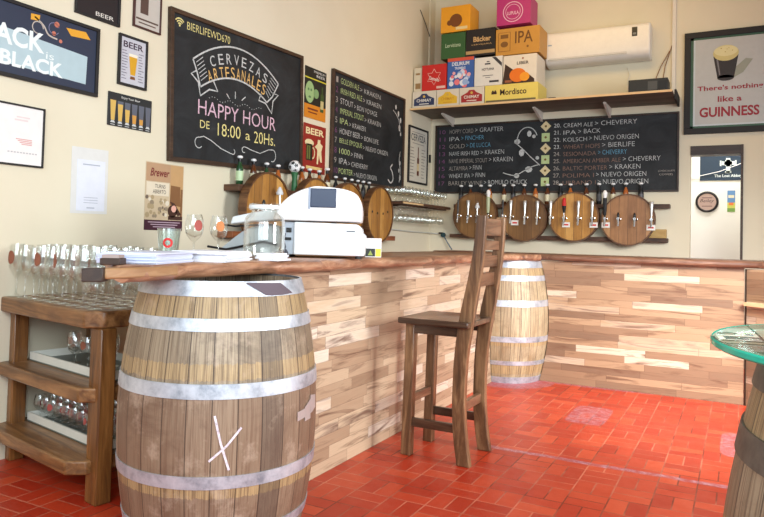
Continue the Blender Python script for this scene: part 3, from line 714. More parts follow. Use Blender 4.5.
# goblets and plastic cup behind the papers
for lab, loc, rot in (('clear goblet with a red badge between the cup and the taller goblet', (-2.15, 2.29, T1), 0.2), ('clear goblet with an amber badge beside the cash register tray', (-2.15, 2.45, T1), -0.1)):
    g = goblet_thing('beer_goblet', lab, 'glass', 0.185, 0.042, M_LOGOR if 'red' in lab else flat((196, 120, 60), 0.5), stemfrac=.38); g.location = loc; g.rotation_euler = (0, 0, math.radians(-52) + rot + .35)
cup = thing('plastic_cup', 'frosted plastic cup with a round red logo behind the paper stack', 'cup', (-2.05, 2.04, T1), math.radians(-50))
MB().lathe([(0, 0), (.036, 0), (.046, .115), (.048, .118), (.044, .118), (.034, .004), (0, .004)], 28).build('cup_body', glass('frosted_plastic', (.80, .86, .84, 1), .16, .3), cup)
vs = []; fs = []
mb = MB()
for k in range(16):
    for r_ in (0.020, 0.011):
        a = 2 * PI * k / 16; y = r_ * math.cos(a); z = 0.06 + r_ * math.sin(a); rr = .0365 + (z / .115) * .010 + .0008; th = y / rr; vs.append((rr * math.cos(th), rr * math.sin(th), z))
mb.add(vs, [(2 * k, 2 * ((k + 1) % 16), 2 * ((k + 1) % 16) + 1, 2 * k + 1) for k in range(16)]).build('printed_logo', flat((206, 44, 44), .5), cup)

# glass jar
jar = thing('glass_jar', 'large empty clear glass jar with a wide neck left of the cash register', 'jar', (-1.80, 2.34, T1))
MB().lathe([(0, 0), (.078, 0), (.086, .008), (.087, .05), (.087, .155), (.080, .178), (.056, .198), (.056, .206), (.066, .209), (.066, .232), (.060, .236), (.052, .232), (.051, .198), (.074, .174), (.082, .152), (.082, .05), (.080, .014), (0, .012)], 40).build('jar_body', M_JAR, jar, angle=60)
MB().lathe([(.0665, .212), (.0685, .214), (.0685, .226), (.0665, .228)], 40).build('neck_ring', M_PLAST, jar)

# cash register (seen from its side/back)
rg = thing('cash_register', 'white cash register scale with a blue display on the worktop', 'cash register', (-1.79, 2.80, T1), math.radians(28)); rg.scale = (1.14, 1.14, 1.11)
# local x to the right as seen, local -y towards the viewer
body = [(-.115, .012), (.175, .012), (.178, .10), (.165, .108), (.162, .128), (.145, .145), (-.115, .150)]
MB().box(-.168, -.116, -.10, .15, .012, .150).build('shaded_side', flat((186, 196, 208), .4), rg, bevel=.003)  # bluish grey colour stands in for shade on the register's left side
MB().prism_axis(body, -.13, .15, 'Y').build('register_body', M_PLAST, rg, bevel=.006, fix=True)
lid = smooth_path([(-.20, .155), (-.185, .205), (-.13, .262), (-.05, .298), (.01, .300), (.10, .288), (.145, .262), (.160, .21), (.158, .155)], 4)
MB().prism_axis(list(lid), -.135, .14, 'Y').build('register_hood', M_WHITE, rg, bevel=.008, fix=True)
d = MB().box(-.05, .055, -.142, -.136, .212, .292).build('display', flat((34, 48, 76), .25), rg, bevel=.004)
MB().box(-.058, -.05, -.1415, -.136, .205, .296).build('display_edge', flat((150, 164, 184), .4), rg, bevel=.002)
for x, y in ((-.15, -.11), (.15, -.11), (-.15, .12), (.15, .12)): MB().lathe([(0, 0), (.014, 0), (.012, .012), (0, .012)], 12, (x, y, 0)).build('foot', M_BLACKM, rg)
MB().box(-.150, -.128, -.104, -.1002, .105, .125).build('port', M_BLACK, rg); MB().box(-.160, -.128, -.104, -.1002, .072, .084).build('port', M_BLACK, rg)
MB().box(.10, .135, -.1315, -.130, .112, .118).box(-.02, .01, -.136, -.135, .27, .275).build('small_print', flat((110, 116, 124), .5), rg)
arm = MB().prism_axis([(-.40, .135), (-.39, .168), (-.30, .190), (-.19, .212), (-.17, .158), (-.30, .150)], -.02, .10, 'Y').build('register_arm', M_PLAST, rg, bevel=.006, fix=True)
trayp = MB().prism_axis(smooth_path([(-.46, .02), (-.44, .032), (-.36, .10), (-.30, .128), (-.20, .13), (-.20, .018), (-.33, .018)], 3), .02, .14, 'Y').build('side_tray', flat((178, 186, 190), .35), rg, bevel=.004, fix=True)
MB().tube([(-.50, .01, .035), (-.42, .01, .024), (-.33, .005, .045), (-.26, .0, .062), (-.20, -.01, .05)], .005).build('cable', M_BLACK, rg)
MB().tube([(-.43, .0, .132), (-.38, -.01, .126), (-.30, -.015, .133), (-.22, -.01, .137)], .004).build('cable', M_BLACK, rg)
MB().tube([(-.15, -.135, .10), (-.152, -.15, .07), (-.145, -.155, .045), (-.15, -.15, .02)], .004).lathe([(0, 0), (.016, .004), (.019, .018), (.012, .03), (0, .034)], 16, (-.150, -.16, .004)).build('power_plug', flat((60, 62, 70), .3), rg)

ct = thing('small_carton', 'small white carton with a dark and yellow label right of the cash register', 'box', (-1.70, 3.13, T1), math.radians(34))
MB().box(-.042, .042, -.03, .03, 0, .098).build('carton_body', M_WHITE, ct, bevel=.001)
MB().box(-.040, .010, -.0308, -.03, .004, .045).build('dark_label', flat((40, 46, 44), .5), ct); MB().box(.012, .040, -.0308, -.03, .004, .045).build('yellow_label', flat((214, 206, 70), .5), ct)
MB().prism_axis([(-.028, .01), (-.002, .01), (-.015, .036)], -.0316, -.0308, 'Y').build('emblem', flat((150, 168, 80), .5), ct, fix=True)

# ------------------------------------------------------------------ wall boards, frames, posters
def framed(name, label, cat, M, w, h, fw, fmat, pmat, fd=0.02, inner='panel', group=None):
    """w x h over all, origin bottom left"""
    t = thing(name, label, cat, mat=M, group=group)
    MB().box(0, w, 0, fw, 0, fd).box(0, w, h - fw, h, 0, fd).box(0, fw, fw, h - fw, 0, fd).box(w - fw, w, fw, h - fw, 0, fd).build('frame', fmat, t, bevel=.002)
    MB().box(fw, w - fw, fw, h - fw, 0.001, fd * .5).build(inner, pmat, t, smooth=False)
    return t, fd * .5
def arc(cx, cy, rx, ry, a0, a1, n_=16): return [(cx + rx * math.cos(math.radians(a0 + (a1 - a0) * i / n_)), cy + ry * math.sin(math.radians(a0 + (a1 - a0) * i / n_))) for i in range(n_ + 1)]

# board 1: happy hour
W1, H1 = 1.43, 0.950
b1, zb = framed('chalkboard', 'largest chalkboard, with Happy Hour lettering and a ribbon banner', 'chalkboard', wallA(3.068, 1.55, 0.002, 0.033), W1, H1, 0.028, M_FRAMEBR, M_CHALKB, 0.03)
z = zb + .0006
text('BIERLIFEWD670', C_YEL, b1, 0.150, 0.845, 0.41, 0.050, z, rot=0.0, bold=-.008)
wf = MB()
for r_ in (0.016, 0.031, 0.046): wf.ribbon(arc(0.085, 0.852, r_, r_, 40, 140, 10), .008, z, z + .0005)
wf.disc(0.085, 0.854, .007, z, z + .0005).build('wifi_symbol', C_YEL, b1, smooth=False)
fo = lambda x: .670 + .165 * (1 - ((x - .66) / .455) ** 2)
fi = lambda x: .500 + .115 * (1 - ((x - .63) / .36) ** 2)
def parab(f, x0, x1, n_=18): return [(x0 + (x1 - x0) * i / n_, f(x0 + (x1 - x0) * i / n_)) for i in range(n_ + 1)]
def curvetext(s_, mat, x0, x1, f, h, wch, k):
    n_ = len(s_)
    for i, ch in enumerate(s_):
        x = x0 + (x1 - x0) * (i + .5) / n_; sl = math.atan((f(x + .01) - f(x - .01)) / .02)
        text(ch, mat, b1, x, f(x) - k, wch if ch != 'I' else wch * .3, h, z + .0004, rot=sl * .8, align='C')
curvetext('CERVEZAS', C_WHITE, .36, .98, fo, .070, .050, .120)
curvetext('ARTESANALES', C_ORA, .35, .95, fo, .080, .040, .220)
rb = MB()
rb.ribbon(parab(fo, .205, 1.115), .011, z, z + .0005); rb.ribbon(parab(fi, .275, .975), .011, z, z + .0005)
for P_ in ([(.205, fo(.205)), (.24, .60), (.275, fi(.275))], [(1.115, fo(1.115)), (1.04, .56), (.975, fi(.975))],
           [(.235, .60), (.19, .575), (.255, .53), (.275, .445), (.36, .50), (.44, .50), (.40, .56)], [(1.045, .59), (1.115, .585), (1.05, .53), (1.035, .435), (.96, .50), (.88, .51), (.905, .56)]):
    rb.ribbon(P_, .011, z, z + .0005)
for i in range(6):
    rb.ribbon([(.235 + i * .009, .655 - i * .022), (.295 + i * .009, .70 - i * .022)], .005, z, z + .0005)
    rb.ribbon([(1.09 - i * .018, .655 - i * .022), (1.02 - i * .012, .70 - i * .022)], .005, z, z + .0005)
for (a_, b_) in (((.56, .47), (.53, .50)), ((.62, .48), (.62, .53)), ((.69, .48), (.73, .51))): rb.ribbon([a_, b_], .007, z, z + .0005)
for i in range(22): rb.disc(.36 + i * .026, .445 + .012 * math.sin(i), .0035, z, z + .0005, 6)
rb.build('ribbon_banner', C_WHITE, b1, smooth=False)
text('HAPPY HOUR', C_PINK, b1, 0.255, 0.325, 0.83, 0.098, z, bold=-.005, rot=-.02)
text('DE', C_YEL, b1, 0.275, 0.238, 0.09, 0.050, z, bold=-.005); text('18:00', C_YEL, b1, 0.445, 0.205, 0.235, 0.085, z, bold=-.005); text('a', C_YEL, b1, 0.735, 0.208, 0.05, 0.045, z); text('20Hs.', C_YEL, b1, 0.83, 0.195, 0.25, 0.085, z, bold=-.005)
sw = MB()
sw.ribbon(arc(0.265, 0.14, 0.035, 0.035, 320, 80, 14) + [(0.31, 0.185), (0.38, 0.165), (0.48, 0.12), (0.58, 0.095)] + arc(0.60, 0.11, .022, .018, 240, 420, 8), .006, z, z + .0005)
sw.ribbon(arc(1.05, 0.12, 0.04, 0.045, 250, 440, 14) + [(1.0, 0.16), (0.90, 0.125), (0.80, 0.14), (0.74, 0.155)] + arc(0.72, 0.135, .022, .02, 90, 300, 8), .006, z, z + .0005)
sw.build('chalk_swirl', C_WHITE, b1, smooth=False)

# board 2
b2, zb = framed('chalkboard', 'chalkboard with a numbered beer list on the left wall, beside the beer posters', 'chalkboard', wallA(4.93, 1.60, 0.002, 0.004), 1.415, 0.958, 0.022, M_FRAMEBR, M_CHALKB, 0.03)
z = zb + .0006
rows = [('GOLDEN ALE', '> KRAKEN', .32, .40), ('IRISH RED ALE', '> KRAKEN', .38, .36), ('STOUT', '> BON VOYAGE', .22, .44), ('IMPERIAL STOUT', '> KRAKEN', .42, .32), ('IPA', '> KRAKEN', .14, .30), ('HONEY BEER', '> BON LIFE', .36, .34),
        ('BELLE EPOQUE', '> NUEVO ORIGEN', .40, .50), ('1000', '> FINN', .18, .22), ('IPA', '> CHEVERRY', .14, .36), ('PORTER', '> NUEVO ORIGEN', .24, .44)]
for i, (a_, b_, wa, wb) in enumerate(rows):
    y = 0.855 - i * 0.088; sl = 0.0
    text(str(i + 1), C_PURP if i % 2 else C_DIM, b2, 0.06, y, 0.035 if i < 9 else .06, 0.05, z, rot=sl)
    text(a_, C_GREEN if i % 3 != 2 else C_WHITE, b2, 0.14, y, wa, 0.050, z, rot=sl, bold=-.01); text(b_, C_WHITE, b2, 0.16 + wa, y - .006, wb, 0.044, z, rot=sl, bold=-.012)
vn = MB(); vn.ribbon(smooth_path([(1.16, .80), (1.24, .76), (1.30, .70), (1.33, .60)], 5), .007, z, z + .0005)
for (x, y, r_) in ((1.22, .84, .025), (1.28, .78, .03), (1.33, .72, .03), (1.31, .64, .035), (1.34, .58, .02), (1.33, .36, .018), (1.34, .28, .022), (1.32, .20, .022), (1.345, .13, .03)): vn.disc(x, y, r_ * .6, z, z + .0005, 8, ry=r_)
vn.ribbon(smooth_path([(1.34, .40), (1.32, .3), (1.35, .2), (1.33, .08)], 5), .008, z, z + .0005)
vn.ribbon(smooth_path([(1.08, .09), (1.14, .06), (1.19, .10), (1.17, .17), (1.13, .21), (1.17, .25)], 5), .014, z, z + .0005)
vn.build('chalk_vine', C_WHITE, b2, smooth=False)

# far board
b3, zb = framed('chalkboard', 'wide chalkboard with two columns of beers on the far wall under the shelf', 'chalkboard', wallB(-3.07, 1.626, 0.002, 0.0), 2.545, 0.773, 0.018, M_DKFRAME, M_CHALKB, 0.03)
z = zb + .0006
L3 = [('HOPPY CORD', 'GRAFTER', .40, .46), ('IPA', 'FINCHER', .17, .38), ('GOLD', 'DE LUCCA', .26, .40), ('NAVE IRISH RED', 'KRAKEN', .50, .38), ('NAVE IMPERIAL STOUT', 'KRAKEN', .64, .38), ('ALTAMIRA', 'FINN', .32, .20), ('WHEAT IPA', 'FINN', .36, .22), ('BARLEY WINE', 'ROMULO CHUCK', .46, .56)]
for i, (a_, b_, wa, wb) in enumerate(L3):
    y = 0.672 - i * 0.083; c1 = C_DIM if i in (0, 3, 7) else (C_BLUE if i in (1, 2) else C_DIM)
    text(str(10 + i), C_PURP, b3, 0.05, y, .07, .045, z); q_ = .70 if i < 7 else .86; text(a_, C_WHITE if i in (1, 3, 6) else C_DIM, b3, 0.17, y, wa * q_, .046, z, bold=-.012)
    text('> ' + b_, C_WHITE if i not in (1, 2) else C_BLUE, b3, 0.19 + wa * q_, y + .004, wb * q_, .048, z, bold=-.012)
R3 = [('CREAM ALE', 'CHEVERRY', .32, .44, 0), ('IPA', 'BACK', .14, .24, 0), ('KOLSCH', 'NUEVO ORIGEN', .26, .52, 0), ('WHEAT HOPS', 'BIERLIFE', .40, .34, 1), ('SESIONADA', 'CHEVERRY', .36, .30, 1), ('AMERICAN AMBER ALE', 'CHEVERRY', .62, .38, 1), ('BALTIC PORTER', 'KRAKEN', .48, .32, 1), ('POLIMA I', 'NUEVO ORIGEN', .34, .52, 1), ('URBANO I', 'NUEVO ORIGEN', .36, .52, 1)]
for i, (a_, b_, wa, wb, dm) in enumerate(R3):
    y = 0.680 - i * 0.0745
    text('%d.' % (20 + i), C_WHITE if i < 4 else C_DIM, b3, 1.34, y, .07, .042, z); text(a_, C_BROWN if dm else C_WHITE, b3, 1.44, y - .004, wa * .92, .042, z, bold=-.012)
    text('> ' + b_, C_BLUE if i == 4 else C_WHITE, b3, 1.46 + wa * .92, y, wb * .92, .046, z, bold=-.012)
text('(CHOCOLATE', C_DIM, b3, 2.36, .19, .15, .022, z); text('COFFEE)', C_DIM, b3, 2.37, .155, .12, .022, z)
di = MB()
M_DIA = chalk('chalk_diamond_cream', (220, 204, 160), .8); M_DIG = chalk('chalk_diamond_green', (190, 206, 150), .8)
for i in range(6):
    cy = 0.70 - i * 0.117; cx = 1.255; r_ = .056
    if i % 2 == 0: di.mat(M_DIA).prism([(cx - r_, cy), (cx, cy - r_), (cx + r_, cy), (cx, cy + r_)], z, z + .001)
    else: di.mat(M_DIG).prism([(cx - .042, cy - .045), (cx + .042, cy - .045), (cx + .042, cy + .045), (cx - .042, cy + .045)], z, z + .001)
    di.mat(flat((120, 96, 50), .7)).disc(cx, cy, .013, z + .001, z + .0016, 10)
di.build('drawn_diamonds', None, b3, smooth=False)
vn = MB(); vn.ribbon(arc(1.06, .56, .11, .14, 190, 20, 14), .009, z, z + .0005); vn.ribbon(smooth_path([(.93, .54), (1.02, .46), (1.10, .38), (1.20, .29)], 5), .009, z, z + .0005)
vn.ribbon(smooth_path([(.80, .22), (.86, .20), (.94, .19), (1.02, .23), (1.12, .28), (1.20, .30)], 5), .009, z, z + .0005)
for (x, y, rx, ry) in ((.95, .55, .035, .03), (1.08, .63, .025, .035), (1.13, .60, .02, .02), (1.00, .43, .03, .04), (1.17, .37, .02, .02), (1.08, .25, .04, .035), (.95, .185, .03, .028)): vn.disc(x, y, rx, z, z + .0005, 7, ry=ry)
vn.build('chalk_vine', C_WHITE, b3, smooth=False)

def mm(*rgb): return flat(rgb, .45)
# big poster top left
p, zb = framed('framed_poster', 'large dark framed poster reading Black is Black, top left of the wall', 'poster', wallA(1.73, 1.838, .002, 0.0), 0.806, 0.375, .018, M_BLACKM, mm(46, 54, 74), .02, 'print')
z = zb + .0006
MB().prism([(.02, .07), (.73, .055), (.735, .205), (.02, .25)], z, z + .0006).build('pale_panel', mm(178, 200, 206), p, smooth=False)
text('BLACK', mm(232, 240, 238), p, .10, .155, .38, .10, z + .001, bold=.03); text('is', mm(232, 240, 238), p, .49, .135, .045, .035, z + .001); text('BLACK', mm(232, 240, 238), p, .25, .055, .34, .075, z + .001, bold=.03)
q = MB()
q.mat(mm(226, 164, 50)).prism([(.60, .325), (.72, .335), (.75, .30), (.63, .29)], z, z + .0006).prism([(.40, .34), (.45, .345), (.445, .315), (.40, .31)], z, z + .0006)
q.mat(mm(190, 180, 170)).ribbon(smooth_path([(.42, .33), (.47, .30), (.50, .26), (.55, .25)], 5), .008, z, z + .0006).ribbon(arc(.44, .28, .03, .03, 0, 300, 12), .005, z, z + .0006)
q.mat(mm(200, 120, 100)).disc(.545, .325, .015, z, z + .0006, 10).disc(.53, .275, .012, z, z + .0006, 10).disc(.57, .245, .01, z, z + .0006, 10)
q.mat(mm(120, 120, 150)).ribbon(arc(.53, .30, .03, .03, 20, 330, 12), .004, z, z + .0006)
q.build('drawn_ornament', None, p, smooth=False)
# top cropped frames
p, zb = framed('framed_poster', 'small dark frame at the top edge beside the large dark poster', 'poster', wallA(2.38, 2.262, .002), 0.292, 0.30, .014, M_BLACKM, mm(40, 34, 36), .015, 'print')
text('BEER', mm(230, 226, 216), p, .13, .022, .12, .022, zb + .001); 
p, zb = framed('framed_poster', 'small red edged frame at the top edge, above the tall beer glass sign', 'poster', wallA(2.767, 2.302, .002), 0.210, 0.30, .010, mm(70, 34, 30), mm(196, 190, 180), .015, 'print')
z = zb + .0006
MB().box(.02, .19, .05, .06, z, z + .0005).box(.04, .17, .03, .037, z, z + .0005).box(.05, .11, .09, .20, z, z + .0005).build('drawn_figures', mm(90, 70, 62), p, smooth=False)
# white frame lower left
p, zb = framed('framed_certificate', 'thin black frame around a white sheet at the left edge below the large poster', 'certificate', wallA(1.80, 1.417, .002), 0.430, 0.300, .009, M_BLACKM, mm(236, 232, 228), .015, 'print')
z = zb + .0006; q = MB().mat(mm(214, 150, 146))
for i in range(4): q.box(.31 - .01 * i, .365, .105 + i * .008, .109 + i * .008, z, z + .0004)
q.mat(mm(186, 182, 184))
for i in range(10): q.box(.24 + i * .016, .25 + i * .016, .062, .068, z, z + .0004)
q.mat(mm(226, 210, 208)).box(.27, .34, .22, .228, z, z + .0004).box(.28, .35, .235, .242, z, z + .0004)
q.build('faint_print', None, p, smooth=False)
# BEER frame
p, zb = framed('framed_sign', 'dark framed sign with BEER over a full tall glass', 'sign', wallA(2.672, 1.943, .002), 0.209, 0.292, .014, M_BLACKM, mm(196, 196, 204), .016, 'print')
z = zb + .0006
text('BEER', mm(60, 44, 60), p, .032, .222, .145, .036, z, bold=.02)
q = MB().mat(mm(212, 160, 40)).prism([(.088, .07), (.122, .07), (.135, .175), (.075, .175)], z, z + .0006)
q.mat(mm(240, 232, 210)).prism([(.075, .175), (.135, .175), (.136, .192), (.074, .192)], z, z + .0007); q.mat(mm(120, 70, 30)).prism([(.086, .045), (.124, .045), (.120, .062), (.090, .062)], z, z + .0006)
q.mat(mm(110, 104, 116))
for i in range(11):
    y = .040 + i * .016
    q.box(.024, .024 + random.uniform(.025, .042), y, y + .004, z, z + .0005); q.box(.145, .145 + random.uniform(.02, .04), y, y + .004, z, z + .0005)
q.build('printed_drawing', None, p, smooth=False)
# six glasses sign
p = thing('metal_sign', 'black sign with a row of six beer glasses, emptier to the right', 'sign', mat=wallA(2.616, 1.702, .002))
MB().box(0, .316, 0, .190, 0, .006).build('sign_plate', mm(42, 44, 46), p, bevel=.002); z = .0066
text('Enjoy Your Beer', mm(226, 226, 220), p, .09, .160, .135, .016, z)
q = MB()
for i in range(6):
    x = .012 + i * .051; fl = (1, .85, .65, .45, .3, .02)[i]
    q.mat(mm(96, 100, 112)).prism([(x + .008, .03), (x + .034, .03), (x + .042, .145), (x, .145)], z, z + .0004)
    hh = .03 + .115 * fl; wx = .008 - .008 * fl
    q.mat(mm(214, 176, 92) if i < 3 else mm(206, 150, 70)).prism([(x + .009, .032), (x + .033, .032), (x + .034 - wx + .006, hh), (x + wx + .001, hh)], z + .0004, z + .0008)
    q.mat(mm(200, 202, 200)).prism([(x + .004, .018), (x + .038, .018), (x + .03, .03), (x + .012, .03)], z, z + .0005).box(x + .006, x + .036, .006, .010, z, z + .0005)
q.build('printed_glasses', None, p, smooth=False)
# price sheet with the (left out) code: blank sheet in plastic sleeve
p = thing('notice_sheet', 'white paper notice in a clear plastic sleeve taped to the wall', 'notice', mat=wallA(2.404, 1.20, .001, .01))
MB().box(0, .235, 0, .355, 0, .001).build('plastic_sleeve', mm(222, 222, 218), p, smooth=False); MB().box(.035, .215, .015, .29, .0012, .0025).build('paper', mm(226, 230, 240), p, smooth=False)
q = MB().mat(mm(170, 176, 190)).box(.07, .18, .262, .268, .0026, .003)
for i in range(3): q.box(.08, .17, .085 - i * .014, .088 - i * .014, .0026, .003)
q.box(.10, .15, .028, .034, .0026, .003); q.build('faint_print', None, p, smooth=False)
# brewer poster
p = thing('poster', 'brown unframed poster of beer glasses and barrel, below the Happy Hour board', 'poster', mat=wallA(2.908, 1.122, .001))
MB().box(0, .312, 0, .410, 0, .001).build('poster_sheet', mm(206, 186, 154), p, smooth=False); z = .0014
q = MB(); q.mat(mm(186, 150, 116)).box(.005, .20, .295, .405, z, z + .0004); q.mat(mm(196, 156, 108)).box(.20, .307, .10, .405, z, z + .0004)
q.mat(mm(70, 34, 50)).box(0, .312, 0, .062, z, z + .0005); q.mat(mm(132, 92, 58)).prism([(.20, .16), (.29, .15), (.285, .275), (.205, .28)], z + .0004, z + .0008).box(.29, .307, .07, .26, z + .0004, z + .0008)
q.mat(mm(70, 44, 34)).disc(.225, .12, .04, z + .0004, z + .0009, 12).box(.19, .31, .066, .09, z + .0004, z + .0009).prism([(.20, .18), (.24, .17), (.30, .10), (.27, .09)], z + .0004, z + .0009)
q.mat(mm(230, 176, 158)).disc(.235, .135, .022, z + .001, z + .0014, 9); q.mat(mm(226, 214, 190)).box(.01, .19, .21, .29, z, z + .0004)
for i in range(30):
    cx = random.uniform(.015, .18); cy = random.uniform(.075, .20); r_ = random.uniform(.008, .018)
    q.mat(mm(*random.choice([(150, 134, 112), (226, 216, 196), (176, 156, 120), (120, 104, 90)]))).disc(cx, cy, r_, z + .0004 + i * 1e-5, z + .0006 + i * 1e-5, 8)
q.build('printed_picture', None, p, smooth=False)
text('Brewer', mm(120, 40, 40), p, .035, .325, .155, .05, z + .001, bold=.02, shear=.3); text('TURNS', mm(70, 56, 50), p, .075, .255, .085, .024, z + .001); text('ABIERTO', mm(70, 56, 50), p, .06, .222, .105, .024, z + .001)
q = MB()
for i in range(3): q.box(.03 + i * .02, .29 - i * .02, .046 - i * .014, .051 - i * .014, z + .0006, z + .001)
q.build('small_print', mm(200, 176, 190), p, smooth=False)
# green face poster + red beer poster
p = thing('poster', 'black and yellow poster with a green face, upper of two between the boards', 'poster', mat=wallA(4.532, 2.075, .001, .0))
MB().box(0, .32, 0, .42, 0, .002).build('poster_sheet', mm(30, 32, 28), p, smooth=False); z = .0026
q = MB(); q.mat(mm(214, 134, 34)).box(.0, .32, .0, .115, z, z + .0004); q.mat(mm(214, 204, 60)).box(.0, .32, .325, .335, z, z + .0004); q.mat(mm(158, 190, 130)).disc(.075, .215, .065, z, z + .0005, 18, ry=.09)
q.mat(mm(90, 124, 80)).disc(.055, .235, .012, z + .0005, z + .0008, 8).disc(.095, .235, .012, z + .0005, z + .0008, 8).disc(.075, .175, .02, z + .0005, z + .0008, 8, ry=.01)
q.mat(mm(130, 166, 110)).disc(.17, .215, .04, z, z + .0005, 12); q.mat(mm(60, 84, 40)).box(.235, .285, .075, .225, z + .0005, z + .001).box(.25, .27, .225, .29, z + .0005, z + .001); q.mat(mm(200, 186, 130)).box(.237, .283, .10, .17, z + .001, z + .0014)
q.mat(mm(120, 50, 30)).box(.05, .20, .07, .085, z + .0005, z + .001).box(.06, .19, .045, .055, z + .0005, z + .001)
q.build('printed_picture', None, p, smooth=False)
text('PREMIUM', mm(220, 220, 214), p, .13, .385, .17, .020, z); text('BEER', mm(220, 220, 214), p, .17, .355, .13, .020, z)
p = thing('poster', 'red BEER poster with mug and dancing figure, lower of two between the boards', 'poster', mat=wallA(4.532, 1.63, .001, .0))
MB().box(0, .335, 0, .40, 0, .002).build('poster_sheet', mm(150, 44, 34), p, smooth=False); z = .0026
text('BEER', mm(236, 220, 170), p, .035, .315, .27, .055, z, bold=.03)
q = MB(); q.mat(mm(232, 216, 170)).disc(.09, .245, .065, z, z + .0005, 14, ry=.03).prism([(.205, .08), (.225, .08), (.235, .16), (.26, .10), (.285, .10), (.27, .19), (.29, .24), (.25, .26), (.255, .285), (.215, .285), (.21, .25), (.17, .22), (.21, .20)], z, z + .0006)
q.mat(mm(40, 34, 24)).box(.045, .135, .10, .235, z, z + .0005); q.mat(mm(110, 116, 60)).box(.055, .075, .11, .225, z + .0005, z + .0008).box(.085, .105, .11, .225, z + .0005, z + .0008); q.mat(mm(222, 206, 160)).ribbon(arc(.14, .165, .03, .045, -90, 90, 8), .012, z, z + .0006)
q.mat(mm(226, 196, 130)).box(.05, .29, .03, .055, z, z + .0005)
q.build('printed_picture', None, p, smooth=False)
# cerveza frame
p, zb = framed('framed_sign', 'narrow black framed sign with CERVEZA over a bottle, near the corner', 'sign', wallA(6.478, 1.708, .002), .492, .612, .02, M_BLACKM, mm(214, 210, 196), .02, 'print')
z = zb + .0006
text('CERVEZA', mm(50, 60, 70), p, .06, .46, .37, .075, z, bold=.01)
q = MB(); q.mat(mm(96, 50, 26)).box(.22, .27, .09, .28, z, z + .0006).box(.235, .255, .28, .40, z, z + .0006); q.mat(mm(226, 206, 160)).box(.222, .268, .14, .22, z + .0006, z + .001)
q.mat(mm(140, 134, 124)).box(.08, .41, .55, .556, z, z + .0005).box(.10, .39, .43, .437, z, z + .0005)
for i in range(10):
    y = .07 + i * .034; q.box(.045, .045 + random.uniform(.08, .13), y, y + .008, z, z + .0005).box(.33, .33 + random.uniform(.06, .12), y, y + .008, z, z + .0005)
q.build('printed_drawing', None, p, smooth=False)
q = thing('wall_hook', 'small black hook high on the wall between the corner and the far chalkboard', 'hook', mat=wallA(7.045, 2.02, 0)); MB().box(-.012, .012, -.045, .045, 0, .02).build('hook_plate', M_BLACK, q, bevel=.003)

# Guinness frame
p, zb = framed('framed_poster', 'big black framed poster with a pint of stout, right of the far board', 'poster', wallB(-.487, 2.172, .002), .78, .975, .055, M_BLACKM, mm(186, 188, 186), .03, 'print')
z = zb + .0006
q = MB(); q.mat(mm(58, 92, 72)).box(.055, .725, .055, .075, z, z + .0005).box(.055, .725, .90, .92, z, z + .0005).box(.055, .080, .055, .92, z, z + .0005).box(.70, .725, .055, .92, z, z + .0005)
q.mat(mm(196, 206, 210)).box(.08, .70, .075, .090, z, z + .0006).box(.08, .095, .09, .90, z, z + .0006).box(.685, .70, .09, .90, z, z + .0006)
q.build('mount_border', None, p, smooth=False)
q = MB(); gx = .36; q.mat(mm(150, 154, 140)).prism([(gx + .03, .50), (gx + .14, .56), (gx + .22, .68), (gx + .16, .69), (gx + .06, .60)], z, z + .0005)
q.mat(mm(46, 40, 40)).prism([(gx - .075, .52), (gx + .065, .52), (gx + .10, .73), (gx - .11, .73)], z + .0005, z + .001); q.mat(mm(46, 40, 40)).disc(gx - .005, .52, .07, z + .0005, z + .001, 20, ry=.028)
q.mat(mm(206, 192, 130)).disc(gx - .005, .755, .108, z + .001, z + .0015, 28, ry=.075); q.mat(mm(222, 212, 160)).disc(gx - .005, .775, .100, z + .0015, z + .002, 28, ry=.05)
q.mat(mm(120, 116, 118)).prism([(gx - .06, .55), (gx - .05, .55), (gx - .07, .70), (gx - .085, .70)], z + .001, z + .0014)
q.mat(mm(176, 150, 84)).disc(gx - .045, .80, .006, z + .002, z + .0022, 7).disc(gx - .01, .765, .005, z + .002, z + .0022, 7).disc(gx + .02, .80, .004, z + .002, z + .0022, 7).disc(gx + .05, .775, .005, z + .002, z + .0022, 7).disc(gx + .005, .79, .004, z + .002, z + .0022, 7)
q.build('printed_pint', None, p, smooth=False)
RD = mm(150, 28, 44)
text("There's nothing", RD, p, .115, .395, .55, .06, z + .001, bold=.02); text('like a', RD, p, .29, .295, .20, .055, z + .001, bold=.02); text('GUINNESS', RD, p, .135, .155, .50, .095, z + .001, bold=.03)

# ------------------------------------------------------------------ next room seen through the doorway
p = thing('banner_sign', 'dark sign with a white cross emblem, seen through the doorway', 'sign', mat=wallB(-.395, 1.825, .001, 0, 8.2))
MB().box(0, .46, 0, .27, 0, .006).build('sign_plate', mm(40, 58, 78), p, smooth=False); z = .0066
text('The Lost Abbey', mm(220, 232, 236), p, .14, .025, .27, .04, z, bold=.02)
q = MB().box(.255, .295, .08, .24, z, z + .001).box(.205, .345, .165, .205, z, z + .001).box(.245, .305, .078, .10, z, z + .001).disc(.275, .185, .04, z, z + .001, 14).box(.195, .21, .155, .215, z, z + .001).box(.34, .355, .155, .215, z, z + .001)
q.build('cross_emblem', mm(216, 228, 230), p, smooth=False)
cb = MB().tube([(-.62, 8.19, 1.86), (-.40, 8.185, 1.875), (-.2, 8.18, 1.92), (0, 8.175, 2.0), (.2, 8.17, 2.10)], .004, 6); tag(cb.build('white_line', M_WHITE), 'thin white curved line sweeping across the dark sign through the doorway', 'cable')  # thin white curve in front of the dark sign
p = thing('round_sign', 'round black rimmed beer sign on the white wall through the doorway', 'sign', mat=wallB(-.322, 1.592, .001, 0, 8.2))
